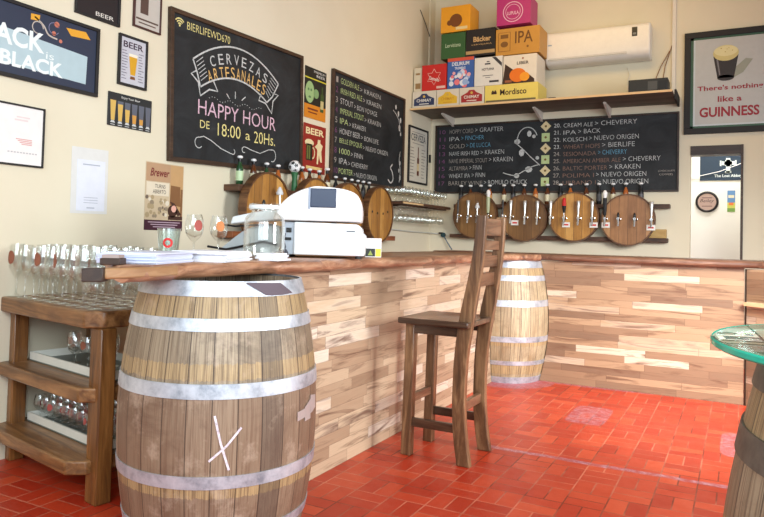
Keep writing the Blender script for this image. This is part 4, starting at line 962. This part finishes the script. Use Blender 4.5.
MB().lathe([(0, .0), (.115, 0), (.115, .012), (.10, .018), (.092, .010), (0, .010)], 40).build('rim', M_BLACKM, p); MB().disc(0, 0, .091, .010, .0115, 32).build('sign_face', mm(176, 150, 140), p, smooth=False)
text('Bailey', mm(60, 40, 40), p, -.07, -.015, .14, .045, .012, shear=.3); MB().box(-.05, .05, .04, .048, .0116, .012).box(-.05, .05, -.05, -.043, .0116, .012).build('small_print', mm(90, 60, 56), p, smooth=False)
p = thing('sticker', 'small upright blue, yellow and green sticker right of the round sign', 'sticker', mat=wallB(-.125, 1.485, .001, 0, 8.2))
q = MB(); q.mat(mm(196, 204, 96)).box(0, .075, 0, .10, 0, .002); q.mat(mm(96, 140, 190)).box(0, .075, .10, .23, 0, .002); q.mat(mm(226, 220, 190)).box(.01, .065, .15, .18, .002, .0025); q.mat(mm(220, 120, 60)).box(.015, .06, .07, .10, .002, .0025); q.mat(mm(120, 160, 80)).box(.0, .075, .0, .04, .002, .0025)
q.build('sticker_print', None, p, smooth=False)

# ------------------------------------------------------------------ shelf on the far wall, boxes, air conditioner, device
sh = thing('wall_shelf', 'long high wall shelf carrying beer cartons on the far wall', 'shelf', (0, 0, 2.477))
MB().box(-3.122, -.545, 6.51, 7.098, 0, .018).build('shelf_board', M_SHELF, sh, smooth=False)
MB().box(-3.122, -.545, 6.50, 6.51, 0, .020).build('front_edge', M_SHELFEDGE, sh, smooth=False)
for x in (-2.86, -1.86, -1.17):
    MB().prism_axis([(7.098, -.001), (6.76, -.001), (6.76, -.016), (7.08, -.10), (7.098, -.10)], x - .012, x + .012, 'X').build('bracket', mm(206, 200, 190), sh, smooth=False, fix=True)
MB().box(-.543, -.525, 6.70, 7.095, -.03, .06).build('end_plate', M_BLACKM, sh, smooth=False)
SK = 6.55 / 6.70
def mx(x):
    x *= SK; return x if x > -2.3 else -2.3 + (x + 2.3) * (0.818 / 0.902)
def carton(label, x0, x1, z0, z1, fy, depth, mat, side=None):
    X0, X1 = mx(x0) + .002, mx(x1) - .002; z0 = 1.11 + (z0 - 1.11) * SK + .0005; z1 = 1.11 + (z1 - 1.11) * SK; fy -= .15
    t = thing('beer_carton', label, 'box', (X0, fy, z0)); t.rotation_euler = (PI / 2, 0, 0)   # local x right, y up, z out
    w_, h_ = X1 - X0, z1 - z0 - .002
    MB().box(0, w_, 0, h_, -depth, 0).build('carton_body', mat, t, bevel=.002)
    return t, w_, h_
Z0 = 2.526; W_ = mm(214, 206, 190)
def chim(label, x0, x1, c, txt, tc):
    t, w_, h_ = carton(label, x0, x1, Z0, 2.716, 6.69, .30, W_)
    MB().prism([(.02, .03), (w_ - .02, .03), (w_ - .02, .10), (w_ * .68, .13), (w_ * .6, .155), (w_ * .4, .155), (w_ * .32, .13), (.02, .10)], .0005, .0012).build('label_print', c, t, smooth=False)
    text(txt, tc, t, .05, .068, w_ - .10, .032, .0018, bold=.02); MB().disc(w_ / 2, .125, .014, .0013, .0018, 12).build('emblem', mm(206, 170, 80), t, smooth=False)
    MB().box(w_ * .3, w_ * .7, .042, .050, .0013, .0018).build('small_print', tc, t, smooth=False)
chim('white carton with a navy label, leftmost in the bottom row', -3.275, -2.962, mm(44, 56, 92), 'CHIMAY', mm(226, 226, 220))
chim('white carton with a plain yellow label in the bottom row', -2.960, -2.672, mm(222, 180, 50), 'CHIMAY', mm(206, 150, 40))
chim('white carton with a dark red Chimay label in the bottom row', -2.670, -2.364, mm(160, 44, 46), 'CHIMAY', mm(232, 222, 210))
t, w_, h_ = carton('long yellow carton at the right end of the bottom row', -2.360, -1.800, Z0, 2.716, 6.69, .34, mm(226, 206, 104))
text('Mordisco', mm(60, 40, 30), t, .16, .075, .27, .06, .001, bold=.02); MB().box(.07, .125, .09, .115, .0005, .0015).disc(.085, .12, .01, .0005, .0015, 8).disc(.11, .12, .01, .0005, .0015, 8).build('emblem', mm(60, 40, 30), t, smooth=False)
MB().box(.01, w_ - .02, .004, .03, .0005, .001).build('bottom_stripe', mm(110, 100, 70), t, smooth=False)
Z1 = 2.718
t, w_, h_ = carton('cream carton half hidden behind the red carton', -3.275, -3.165, Z1, 2.985, 6.715, .30, mm(212, 204, 180)); MB().box(.02, .08, .03, .09, .0005, .001).box(.02, .07, .18, .20, .0005, .001).build('label_print', mm(150, 120, 80), t, smooth=False)
t, w_, h_ = carton('bright red carton with a white star emblem', -3.160, -2.84, Z1, 3.00, 6.70, .30, mm(196, 36, 34))
st_ = [(w_ / 2 + (.085 if k % 2 == 0 else .05) * math.cos(PI / 2 + k * PI / 6), .14 + (.085 if k % 2 == 0 else .05) * math.sin(PI / 2 + k * PI / 6)) for k in range(13)]
MB().ribbon(st_, .006, .0005, .001).build('star_outline', mm(226, 180, 170), t, smooth=False); text('Estrella', mm(240, 226, 220), t, w_ / 2 - .06, .12, .12, .035, .001, rot=-.3, bold=.02); MB().box(w_ - .11, w_ - .01, .015, .04, .0005, .001).build('small_print', mm(226, 190, 180), t, smooth=False)
t, w_, h_ = carton('blue and white carton with pink blots and a red flap', -2.832, -2.500, Z1, 3.045, 6.70, .30, mm(58, 96, 166))
MB().box(0, w_, h_ - .035, h_, .0005, .001).build('red_flap', mm(206, 84, 60), t, smooth=False); text('DELIRIUM', mm(226, 232, 240), t, .05, .235, w_ - .10, .038, .001, bold=.02); text('TREMENS', mm(216, 224, 240), t, .08, .195, w_ - .17, .026, .001, bold=.02)
q = MB()
for i in range(26): q.mat(mm(*random.choice([(220, 226, 236), (232, 170, 176), (200, 214, 236), (226, 120, 130), (150, 176, 220)]))).disc(random.uniform(.04, w_ - .04), random.uniform(.03, .17), random.uniform(.015, .034), .0005 + i * 2e-5, .0010 + i * 2e-5, 9)
q.build('printed_blots', None, t, smooth=False)
t, w_, h_ = carton('white carton with small dark lettering and a black corner stripe', -2.495, -2.176, Z1, 3.02, 6.70, .30, mm(220, 218, 212))
text('NOTTURNA', mm(50, 50, 54), t, .08, .155, .13, .026, .001, bold=.02); MB().prism([(w_ - .11, h_ - .005), (w_ - .07, h_ - .005), (w_ - .005, h_ - .07), (w_ - .005, h_ - .11)], .0005, .001).box(.11, .17, .215, .23, .0005, .001).box(.13, .16, .24, .25, .0005, .001).box(.09, .20, .10, .106, .0005, .001).box(.12, .17, .08, .085, .0005, .001).box(.16, .26, .03, .05, .0005, .001).build('small_print', mm(56, 56, 62), t, smooth=False)
t, w_, h_ = carton('white carton with an orange fruit picture, right of the white one', -2.170, -1.82, Z1, 3.01, 6.70, .33, mm(222, 214, 200))
q = MB(); q.mat(mm(60, 40, 30)).prism([(.0, .03), (.02, .20), (.10, .14), (.24, .10), (w_ - .02, .03), (w_ - .02, .0), (0, 0)], .0005, .001); q.mat(mm(226, 116, 30)).disc(.15, .08, .085, .001, .0015, 20, ry=.07); q.mat(mm(236, 156, 40)).disc(.22, .06, .05, .0015, .002, 16, ry=.045); q.build('printed_fruit', None, t, smooth=False)
text('LIBER', mm(60, 50, 46), t, .14, .185, .12, .03, .001, bold=.02); MB().disc(.20, .245, .01, .0005, .001, 8).box(.02, .09, .012, .035, .001, .0016).build('emblem', mm(150, 90, 60), t, smooth=False)
Z2 = 3.046
t, w_, h_ = carton('dark green carton with pale script, left in the third row', -2.93, -2.62, 3.048, 3.325, 6.72, .28, mm(52, 92, 50)); text('Lervisiana', mm(196, 214, 180), t, .05, .12, w_ - .10, .04, .001)
t, w_, h_ = carton('black carton with tan stripe across its foot', -2.615, -2.268, 3.048, 3.335, 6.72, .28, mm(36, 32, 32)); text('Bäcker', mm(196, 160, 110), t, .08, .145, .19, .055, .001, bold=.03); text('CERVEJARIA', mm(196, 160, 110), t, .06, .105, .22, .018, .001); MB().box(0, w_, .02, .055, .0005, .001).build('tan_stripe', mm(176, 146, 100), t, smooth=False)
t, w_, h_ = carton('brown kraft carton with large IPA lettering', -2.262, -1.80, 3.022, 3.30, 6.72, .30, mm(190, 138, 60)); text('IPA', mm(104, 66, 26), t, .20, .11, .18, .12, .001, bold=.01)
q = MB().ribbon([(.03, .04), (.15, .04), (.15, .23), (.03, .23), (.03, .04)], .006, .0005, .001).disc(.09, .11, .04, .0005, .001, 12, ry=.03).box(.05, .13, .17, .21, .0005, .001).disc(.33, .07, .012, .0005, .001, 8).build('printed_stamp', mm(120, 82, 36), t, smooth=False)
t, w_, h_ = carton('orange yellow carton on top of the green one, cut by the top edge', -2.945, -2.57, 3.337, 3.62, 6.73, .26, mm(230, 160, 40)); MB().disc(.17, .12, .07, .0005, .001, 18).disc(.10, .10, .03, .001, .0014, 12).build('emblem', mm(120, 70, 30), t, smooth=False); MB().box(.17, .30, .02, .05, .0005, .001).build('label_print', mm(226, 206, 150), t, smooth=False)
t, w_, h_ = carton('magenta carton with a round pale logo on top of the kraft one', -2.262, -1.90, 3.337, 3.62, 6.73, .26, mm(176, 50, 116))
MB().ribbon(arc(.17, .13, .10, .10, 0, 360, 30), .008, .0005, .001).ribbon(arc(.17, .13, .075, .075, 0, 360, 30), .005, .0005, .001).build('round_logo', mm(226, 186, 206), t, smooth=False); text('LUPULA', mm(226, 186, 206), t, .11, .10, .12, .035, .001, bold=.02)

ac = thing('air_conditioner', 'white split air conditioner high on the far wall', 'air conditioner', (-1.79, 7.098, 2.915)); ac.rotation_euler = (0, 0, 0)
prof = smooth_path([(0, 0.345), (-.14, .345), (-.195, .325), (-.205, .26), (-.205, .12), (-.19, .05), (-.13, .008), (0, 0)], 4)
MB().prism_axis([(p_[0], p_[1]) for p_ in prof], 0, 1.01, 'X').build('housing', M_ACW, ac, bevel=.012, fix=True)
MB().box(.03, .80, -.199, -.19, .052, .056).build('seam', mm(150, 146, 138), ac); MB().prism_axis([(-.192, .050), (-.198, .075), (-.202, .072), (-.196, .046)], .04, .80, 'X').build('louvre', mm(214, 210, 200), ac, fix=True)
MB().box(.845, .895, -.2085, -.204, .21, .30).build('display', M_BLACK, ac, bevel=.002); MB().box(.855, .885, -.2095, -.2085, .225, .245).build('display_label', mm(120, 120, 120), ac)
MB().box(.03, .07, -.2065, -.2055, .20, .212).build('small_print', mm(150, 170, 190), ac)
dv = thing('amplifier', 'black electronic box with wires on the right end of the shelf', 'electronic device', (-.93, 6.60, 2.4955))
MB().box(0, .34, 0, .22, 0.012, .135).build('device_body', mm(44, 44, 42), dv, bevel=.006); MB().box(.17, .25, -.003, 0, .03, .11).build('front_plate', mm(78, 78, 76), dv); MB().box(.26, .33, -.003, 0, .03, .11).build('front_plate', mm(30, 30, 30), dv)
for x in (.03, .31): MB().box(x - .015, x + .015, .02, .2, 0, .012).build('foot', M_BLACK, dv)
tag(MB().tube([(-.69, 7.09, 2.64), (-.66, 7.085, 2.85), (-.60, 7.09, 3.05), (-.585, 7.09, 3.10)], .004, 6).tube([(-.78, 7.09, 2.64), (-.70, 7.085, 2.85), (-.62, 7.09, 3.0)], .004, 6).build('brown_wire', mm(140, 96, 56)), 'pair of brown wires rising from the black device to the wall conduit', 'wire')
tag(MB().box(-.60, -.565, 7.075, 7.099, 2.55, 3.99).build('wall_conduit', mm(224, 218, 206), bevel=.003), 'white vertical cable conduit above the right end of the shelf', 'conduit')
tag(MB().tube([(-1.0, 7.08, 2.63), (-1.01, 7.09, 2.72), (-.985, 7.09, 2.80), (-1.01, 7.09, 2.88)], .004, 6).build('white_wire', mm(226, 220, 206)), 'thin white wire hanging on the wall behind the black device', 'wire')
ad = thing('power_adapter', 'small black adapter lying on the shelf below the air conditioner', 'adapter', (-1.68, 6.62, 2.4955)); MB().box(0, .075, 0, .04, 0, .035).build('adapter_body', M_BLACK, ad, bevel=.004); MB().tube([(.075, .02, .012), (.12, .03, .03), (.16, .03, .008)], .004, 6).build('cable', mm(150, 110, 80), ad)
tag(MB().tube([(-3.122, 6.70, 3.62), (-3.12, 6.85, 3.50), (-3.118, 7.0, 3.36)], .004, 6).build('dark_wire', M_BLACKM), 'thin dark wire sloping across the wall beside the carton stack', 'wire')

# ------------------------------------------------------------------ tap shelves, barrel heads, taps, bottles
HEADS = []
def head_thing(label, M, R_, mat, group=None, holes=False, rot=0.0):
    t = thing('tap_barrel', label, 'barrel', mat=M); HEADS.append(t)
    MB().lathe([(0, 0.0), (R_ - .012, 0.0), (R_ - .012, .035), (0, .035)], 48).build('head_boards', mat, t).rotation_euler = (0, 0, rot)
    MB().lathe([(R_ - .012, -.02), (R_, -.02), (R_ + .002, .0), (R_, .045), (R_ - .012, .045), (R_ - .012, .03)], 48).build('rim', M_RIM, t)
    if holes:
        h = MB()
        for (x, y) in ((-.15, .02), (-.05, .01), (.06, .01), (.15, .03)): h.disc(x, y, .012, .0352, .036, 10)
        h.build('bolt_hole', M_BLACKM, t)
    return t
# far wall rails
for (z0, z1, x0, x1, lab) in ((1.462, 1.502, -2.80, -.595, 'upper dark wooden rail behind the far barrel heads, carrying bottles'), (1.135, 1.175, -2.84, -.61, 'lower dark wooden rail behind the far barrel heads')):
    t = thing('wall_rail', lab, 'rail', (0, 0, z0)); MB().box(x0, x1, 6.995, 7.098, 0, z1 - z0).build('rail_board', M_RAIL, t, bevel=.003)
t = thing('wood_offcut', 'light wood block on the lower rail right of the last barrel head', 'wood', (-.80, 7.02, 1.1755)); MB().box(0, .175, 0, .07, 0, .085).build('block', wood('offcut', srgb(150, 116, 60), srgb(180, 146, 86), srgb(200, 170, 110), 'X'), t, bevel=.003)
HB = [(-2.53, 1.378, .248, M_HEADB, 'leftmost barrel head on the far wall, partly behind the stool back'), (-1.990, 1.356, .244, M_HEADB, 'darkest brown barrel end with chrome taps on the far wall, second from the left'), (-1.482, 1.371, .250, M_HEADO, 'golden barrel head with the red tap handle on the far wall'), (-.966, 1.346, .252, M_HEADT, 'barrel head of reddish vertical boards, rightmost on the far wall')]
for (x, z, r_, m, lab) in HB:
    head_thing(lab, Matrix(((1, 0, 0, x), (0, 0, -1, 6.992 - .02), (0, 1, 0, z), (0, 0, 0, 1))), r_, m)
def make_tap(head, M, hcol, kind):
    """beer tap screwed to a barrel head; local z = out of the head, y = up"""
    q = MB()
    q.mat(M_CHROME).lathe([(0, 0), (.020, 0), (.020, .006), (.011, .010), (.010, .055), (.013, .058), (.013, .075), (0, .075)], 14)
    q.tube([(0, .012, .062), (0, -.02, .068), (0, -.055, .078), (0, -.075, .082)], [.013, .011, .010, .010], 10)
    q.mat(M_BRASS).tube([(.0, .0, .066), (.024, -.004, .066)], .007, 8)
    t = q.build('tap', None, head); t.matrix_local = head.matrix_world.inverted() @ M
    h = MB()
    if kind == 'chrome': h.mat(M_STEEL).tube([(0, .012, .064), (0, .03, .062), (0, .10, .058), (0, .165, .056), (0, .172, .056)], [.008, .009, .015, .021, .017], 12)
    elif kind == 'slim': h.mat(mm(60, 60, 60)).tube([(0, .012, .064), (0, .04, .062), (0, .17, .058)], [.006, .008, .009], 10)
    elif kind == 'tri': h.mat(M_STEEL).tube([(0, .012, .064), (0, .09, .06)], [.007, .008], 10).mat(mm(210, 212, 214)).tube([(0, .085, .06), (0, .10, .06), (0, .14, .06)], [.024, .026, .008], 12)
    elif kind == 'tall': h.mat(M_BLACK).tube([(0, .012, .064), (0, .03, .062)], .008, 10).mat(hcol).tube([(0, .03, .06), (0, .10, .06), (0, .20, .06)], [.014, .019, .021], 10).mat(M_WHITE).tube([(0, .20, .06), (0, .235, .06), (0, .255, .06), (0, .275, .06)], [.014, .023, .021, .010], 12)
    elif kind == 'red': h.mat(M_STEEL).tube([(0, .012, .064), (0, .05, .062)], [.006, .006], 10).mat(M_BLACK).tube([(0, .05, .06), (0, .12, .058)], [.010, .022], 10).mat(mm(196, 30, 30)).tube([(0, .12, .058), (0, .16, .058), (0, .20, .058)], [.022, .020, .014], 10)
    elif kind == 'stub': h.mat(M_BLACK).tube([(0, .012, .064), (0, .04, .062), (0, .06, .062)], [.011, .013, .006], 10)
    h.build('tap_handle', None, t)
    return t
M_STEEL = flat((214, 216, 216), 0.32, .85)
def tapB(px, z, kind, label, hcol=None, y=6.937):
    hd = min(HEADS, key=lambda o: abs(o.matrix_world.translation.x - px)); return make_tap(hd, Matrix(((1, 0, 0, px), (0, 0, -1, y), (0, 1, 0, z), (0, 0, 0, 1))), hcol, kind)
ZT = 1.372
tapB(-2.70, ZT, 'slim', 'thin dark tap at the left rim of the leftmost far barrel head')
tapB(-2.585, ZT - .005, 'chrome', 'chrome beer tap on the leftmost far barrel head, left of the triangular one')
tapB(-2.48, ZT - .005, 'tri', 'tap with a small triangular silver top on the leftmost far barrel head')
tapB(-2.36, ZT, 'tall', 'tall dark handled tap with a white figure on top, just above the stool back', mm(176, 186, 150))
tapB(-2.20, ZT, 'slim', 'thin dark tap at the left rim of the darkest barrel head')
tapB(-2.115, ZT - .005, 'chrome', 'chrome tap above the first price card on the darkest barrel head')
tapB(-1.965, ZT - .012, 'chrome', 'chrome tap in the middle of the darkest barrel head')
tapB(-1.835, ZT - .015, 'chrome', 'chrome tap at the right of the darkest barrel head')
tapB(-1.70, ZT - .01, 'chrome', 'chrome tap at the left rim of the golden barrel head')
tapB(-1.565, ZT - .015, 'red', 'beer tap with a red topped black handle on the golden barrel head')
tapB(-1.425, ZT - .015, 'chrome', 'chrome tap right of the red handled tap')
tapB(-1.29, ZT - .015, 'chrome', 'chrome tap at the right of the golden barrel head')
tapB(-1.17, ZT - .018, 'tall', 'tallest tap, black and silver with a white skull shaped top, between the two right barrel heads', M_BLACK)
tapB(-1.045, ZT - .018, 'stub', 'left handleless tap on the reddish barrel head')
tapB(-.895, ZT - .020, 'stub', 'right handleless tap on the reddish barrel head')
tapB(-.745, ZT - .025, 'chrome', 'chrome tap at the right rim of the reddish barrel head')
for (x, z, lab) in ((-2.085, 1.305, 'white price card hanging on the darkest barrel head'), (-1.555, 1.292, 'white price card under the red handled tap'), (-1.285, 1.292, 'white price card at the right of the golden barrel head'), (-1.17, 1.294, 'white price card under the tallest tap'), (-.755, 1.275, 'white price card under the rightmost tap')):
    t = thing('price_card', lab, 'card', (x - .037, 6.925, z - .028)); t.rotation_euler = (PI / 2, 0, 0); MB().box(0, .078, 0, .052, 0, .002).build('card_sheet', mm(236, 232, 226), t, smooth=False)
    MB().box(.014, .064, .018, .034, .0021, .003).build('card_print', mm(206, 60, 60), t, smooth=False)

# bottles
def make_bottle(gl, lab_m, cap=M_WHITE, H=.255, R_=.031):
    t = thing('beer_bottle', 'x', 'bottle')
    MB().lathe([(0, 0), (R_ * .9, 0), (R_, .006), (R_, H * .52), (R_ * .9, H * .60), (R_ * .48, H * .72), (.0145, H * .80), (.0135, H * .93), (0, H * .93)], 20).build('bottle_body', gl, t)
    MB().lathe([(.0148, H * .78), (.016, H * .79), (.0155, H * .89), (.0142, H * .895)], 16).build('neck_foil', M_BLACK, t)
    MB().lathe([(0, H * .90), (.019, H * .90), (.025, H * .93), (.025, H * .965), (.015, H * .995), (0, H)], 16).build('cap', cap, t)
    MB().lathe([(R_ + .0006, H * .14), (R_ + .0012, H * .15), (R_ + .0012, H * .46), (R_ + .0006, H * .47)], 20).build('label_band', lab_m, t)
    return t
protos = [make_bottle(M_BROWN, mm(216, 208, 176)), make_bottle(M_AMBER, mm(206, 150, 90)), make_bottle(M_GREENB, mm(190, 214, 170)), make_bottle(M_BLACK, mm(80, 80, 84))]
usedp = [False] * 4
def bottle(k, loc, label, group=None, sc=1.0):
    o = protos[k] if not usedp[k] else copy_tree(protos[k]); usedp[k] = True
    o.location = loc; o.scale = (sc,) * 3; o['label'] = label; o.rotation_euler = (0, 0, random.uniform(0, 6))
    if group: o['group'] = group
for i, x in enumerate((-2.73, -2.62, -2.50, -2.40, -2.24, -2.14, -2.02, -1.90, -1.775, -1.64, -1.54, -1.38, -1.255, -1.12, -1.00, -.86)):
    bottle((3, 0, 3, 1, 0, 3, 0, 1, 0, 3, 1, 0, 3, 0, 1, 3)[i], (x, 7.036, 1.5025), 'bottle with a round white cap, %s from the left on the far rail' % ORD[i], 'bottles on the far rail', .84)

# left wall rails
t = thing('wall_rail', 'upper wooden rail on the left wall under the Happy Hour board, carrying bottles', 'rail', (0, 0, 1.405)); MB().box(XA + .002, XA + .135, 3.60, 5.62, 0, .045).build('rail_board', M_RAIL, t, bevel=.003)
t = thing('wall_rail', 'lower wooden rail on the left wall behind the cash register', 'rail', (0, 0, 1.085)); MB().box(XA + .002, XA + .135, 3.55, 5.97, 0, .045).build('rail_board', wood('red_rail', srgb(96, 50, 26), srgb(140, 78, 42), srgb(166, 100, 58), 'Y'), t, bevel=.003)
def hA(y, z): return Matrix(((0, 0, 1, XA + .158), (1, 0, 0, y), (0, 1, 0, z), (0, 0, 0, 1)))
head_thing('orange brown barrel head behind the glass jar on the left wall', hA(3.855, 1.29), .262, M_HEADO)
head_thing('barrel head mostly hidden behind the cash register hood', hA(4.46, 1.31), .255, M_HEADO)
head_thing('barrel head peeking out at the right of the cash register', hA(4.97, 1.32), .250, M_HEADO)
head_thing('barrel head with four bolt holes above the small carton', hA(5.53, 1.325), .255, M_HEADO, holes=True)
def tapA(head, y, z, kind, hcol=None): return make_tap(head, Matrix(((0, 0, 1, XA + .193), (1, 0, 0, y), (0, 1, 0, z), (0, 0, 0, 1))), hcol, kind)
tapA(HEADS[4], 3.90, 1.31, 'tri'); tapA(HEADS[4], 3.72, 1.29, 'stub')
t = thing('tap_handle_figure', 'green tap handle topped with a black and white football above the cash register', 'tap handle', (XA + .10, 4.29, 1.4505))
MB().lathe([(0, 0), (.026, 0), (.024, .02), (.018, .09), (.028, .145), (0, .15)], 16).build('green_base', mm(40, 100, 56), t)
q = MB(); q.mat(M_WHITE).lathe([(.048 * math.sin(PI * i / 12), .19 - .048 * math.cos(PI * i / 12)) for i in range(13)], 20)
q.mat(M_BLACK)
for dv_ in ((.75, -.65, .1), (.85, .1, .55), (.2, -.85, .5), (.5, -.5, -.75), (.9, .35, -.35), (.1, -.2, 1), (-.3, -.95, -.2), (.55, .8, .3)):
    d_ = Vector(dv_).normalized(); a_ = d_.orthogonal().normalized(); b_ = d_.cross(a_)
    ctr = Vector((0, 0, .19)) + d_ * .0465
    q.add([ctr + d_ * .002] + [ctr + (a_ * math.cos(2 * PI * k / 5) + b_ * math.sin(2 * PI * k / 5)) * .017 - d_ * .001 for k in range(5)], [(0, k + 1, (k + 1) % 5 + 1) for k in range(5)])
q.build('football', None, t)
ba = [(2, 3.68, 'green labelled bottle with white cap, first on the left wall rail', .80), (2, 3.98, 'pale green bottle, third on the left wall rail', .74), (0, 3.83, 'brown bottle between two green ones on the left wall rail', .78), (1, 4.12, 'amber bottle left of the football tap handle', .74),
      (1, 4.43, 'amber bottle just right of the football tap handle', .82), (0, 4.54, 'brown bottle in front of the red beer poster', .80), (1, 4.68, 'orange bottle in front of the red beer poster', .80), (0, 4.80, 'brown bottle between the red poster and the list board', .92)]
for k_, y, lab, sc in ba: bottle(k_, (XA + .07, y, 1.4505), lab, sc=sc)
for y, lab in ((4.94, 'first'), (5.09, 'second'), (5.21, 'third'), (5.32, 'fourth'), (5.42, 'fifth'), (5.53, 'sixth')): bottle(3 if y not in (5.21, 5.32) else 0, (XA + .07, y, 1.4505), 'small white capped bottle in front of the numbered list board, %s from the left' % lab, 'bottles below the list board', .70)

# ------------------------------------------------------------------ hanging glass rack at the corner
rk = thing('glass_rack', 'dark shelf rack with glasses on top and hanging below, at the room corner', 'shelf', (0, 0, 1.44))
MB().box(XA + .002, -2.835, 5.80, 7.0, 0, .026).build('rack_board', M_RAIL, rk, bevel=.002)
MB().box(-2.837, -2.825, 5.80, 6.25, .004, .02).build('pale_edge', M_SHELFEDGE, rk, smooth=False)
for i in range(9): MB().box(XA + .02, -2.84, 5.90 + i * .122, 5.912 + i * .122, -.016, -.001).build('hanger_slat', M_RAIL, rk, smooth=False)
g5 = goblet_thing('wine_glass', 'x', 'glass', .15, .034, stemfrac=.45)
k = 0
for j in range(3):
    for i in range(13):
        place(g5, Matrix.Translation((-2.87 - j * .085, 5.86 + i * .086 + (j % 2) * .03, 1.4665)), k == 0, 'clear stemmed glass %s from the left, %s row on top of the corner rack' % (ORD[i], ROWN[j]), 'glasses on top of the corner rack', rot=random.uniform(0, 6)); k += 1
for j in range(2):
    for i in range(11):
        place(g5, Matrix.Translation((-2.89 - j * .12, 5.86 + i * .10, 1.4225)) @ Matrix.Rotation(PI, 4, 'X'), False, 'clear glass hanging upside down under the corner rack, %s from the left, %s row' % (ORD[i], ROWN[j]), 'glasses hanging from the corner rack', rot=random.uniform(0, 6))
# wall gauge with hose and pipe
t = thing('hose_valve', 'teal and black hose valve on the wall below the glass rack', 'valve', (-2.95, 7.09, 1.16))
MB().lathe([(0, 0), (.028, 0), (.028, .02), (.02, .03), (0, .03)], 16, axis='Y').build('valve_body', mm(40, 70, 76), t); MB().box(-.05, .0, -.03, -.01, .01, .03).build('valve_lever', M_BLACK, t, bevel=.003)
MB().tube([(.01, -.02, -.01), (.06, -.03, -.08), (.12, -.04, -.16)], .006, 8).build('hose', mm(70, 96, 120), t)
tag(MB().tube([(XA + .02, 6.0, 1.20), (XA + .02, 6.6, 1.185), (XA + .03, 7.05, 1.18), (-3.0, 7.08, 1.17)], .007, 8).build('white_pipe', mm(196, 196, 186)), 'thin pale pipe running along the wall below the glass rack', 'pipe')
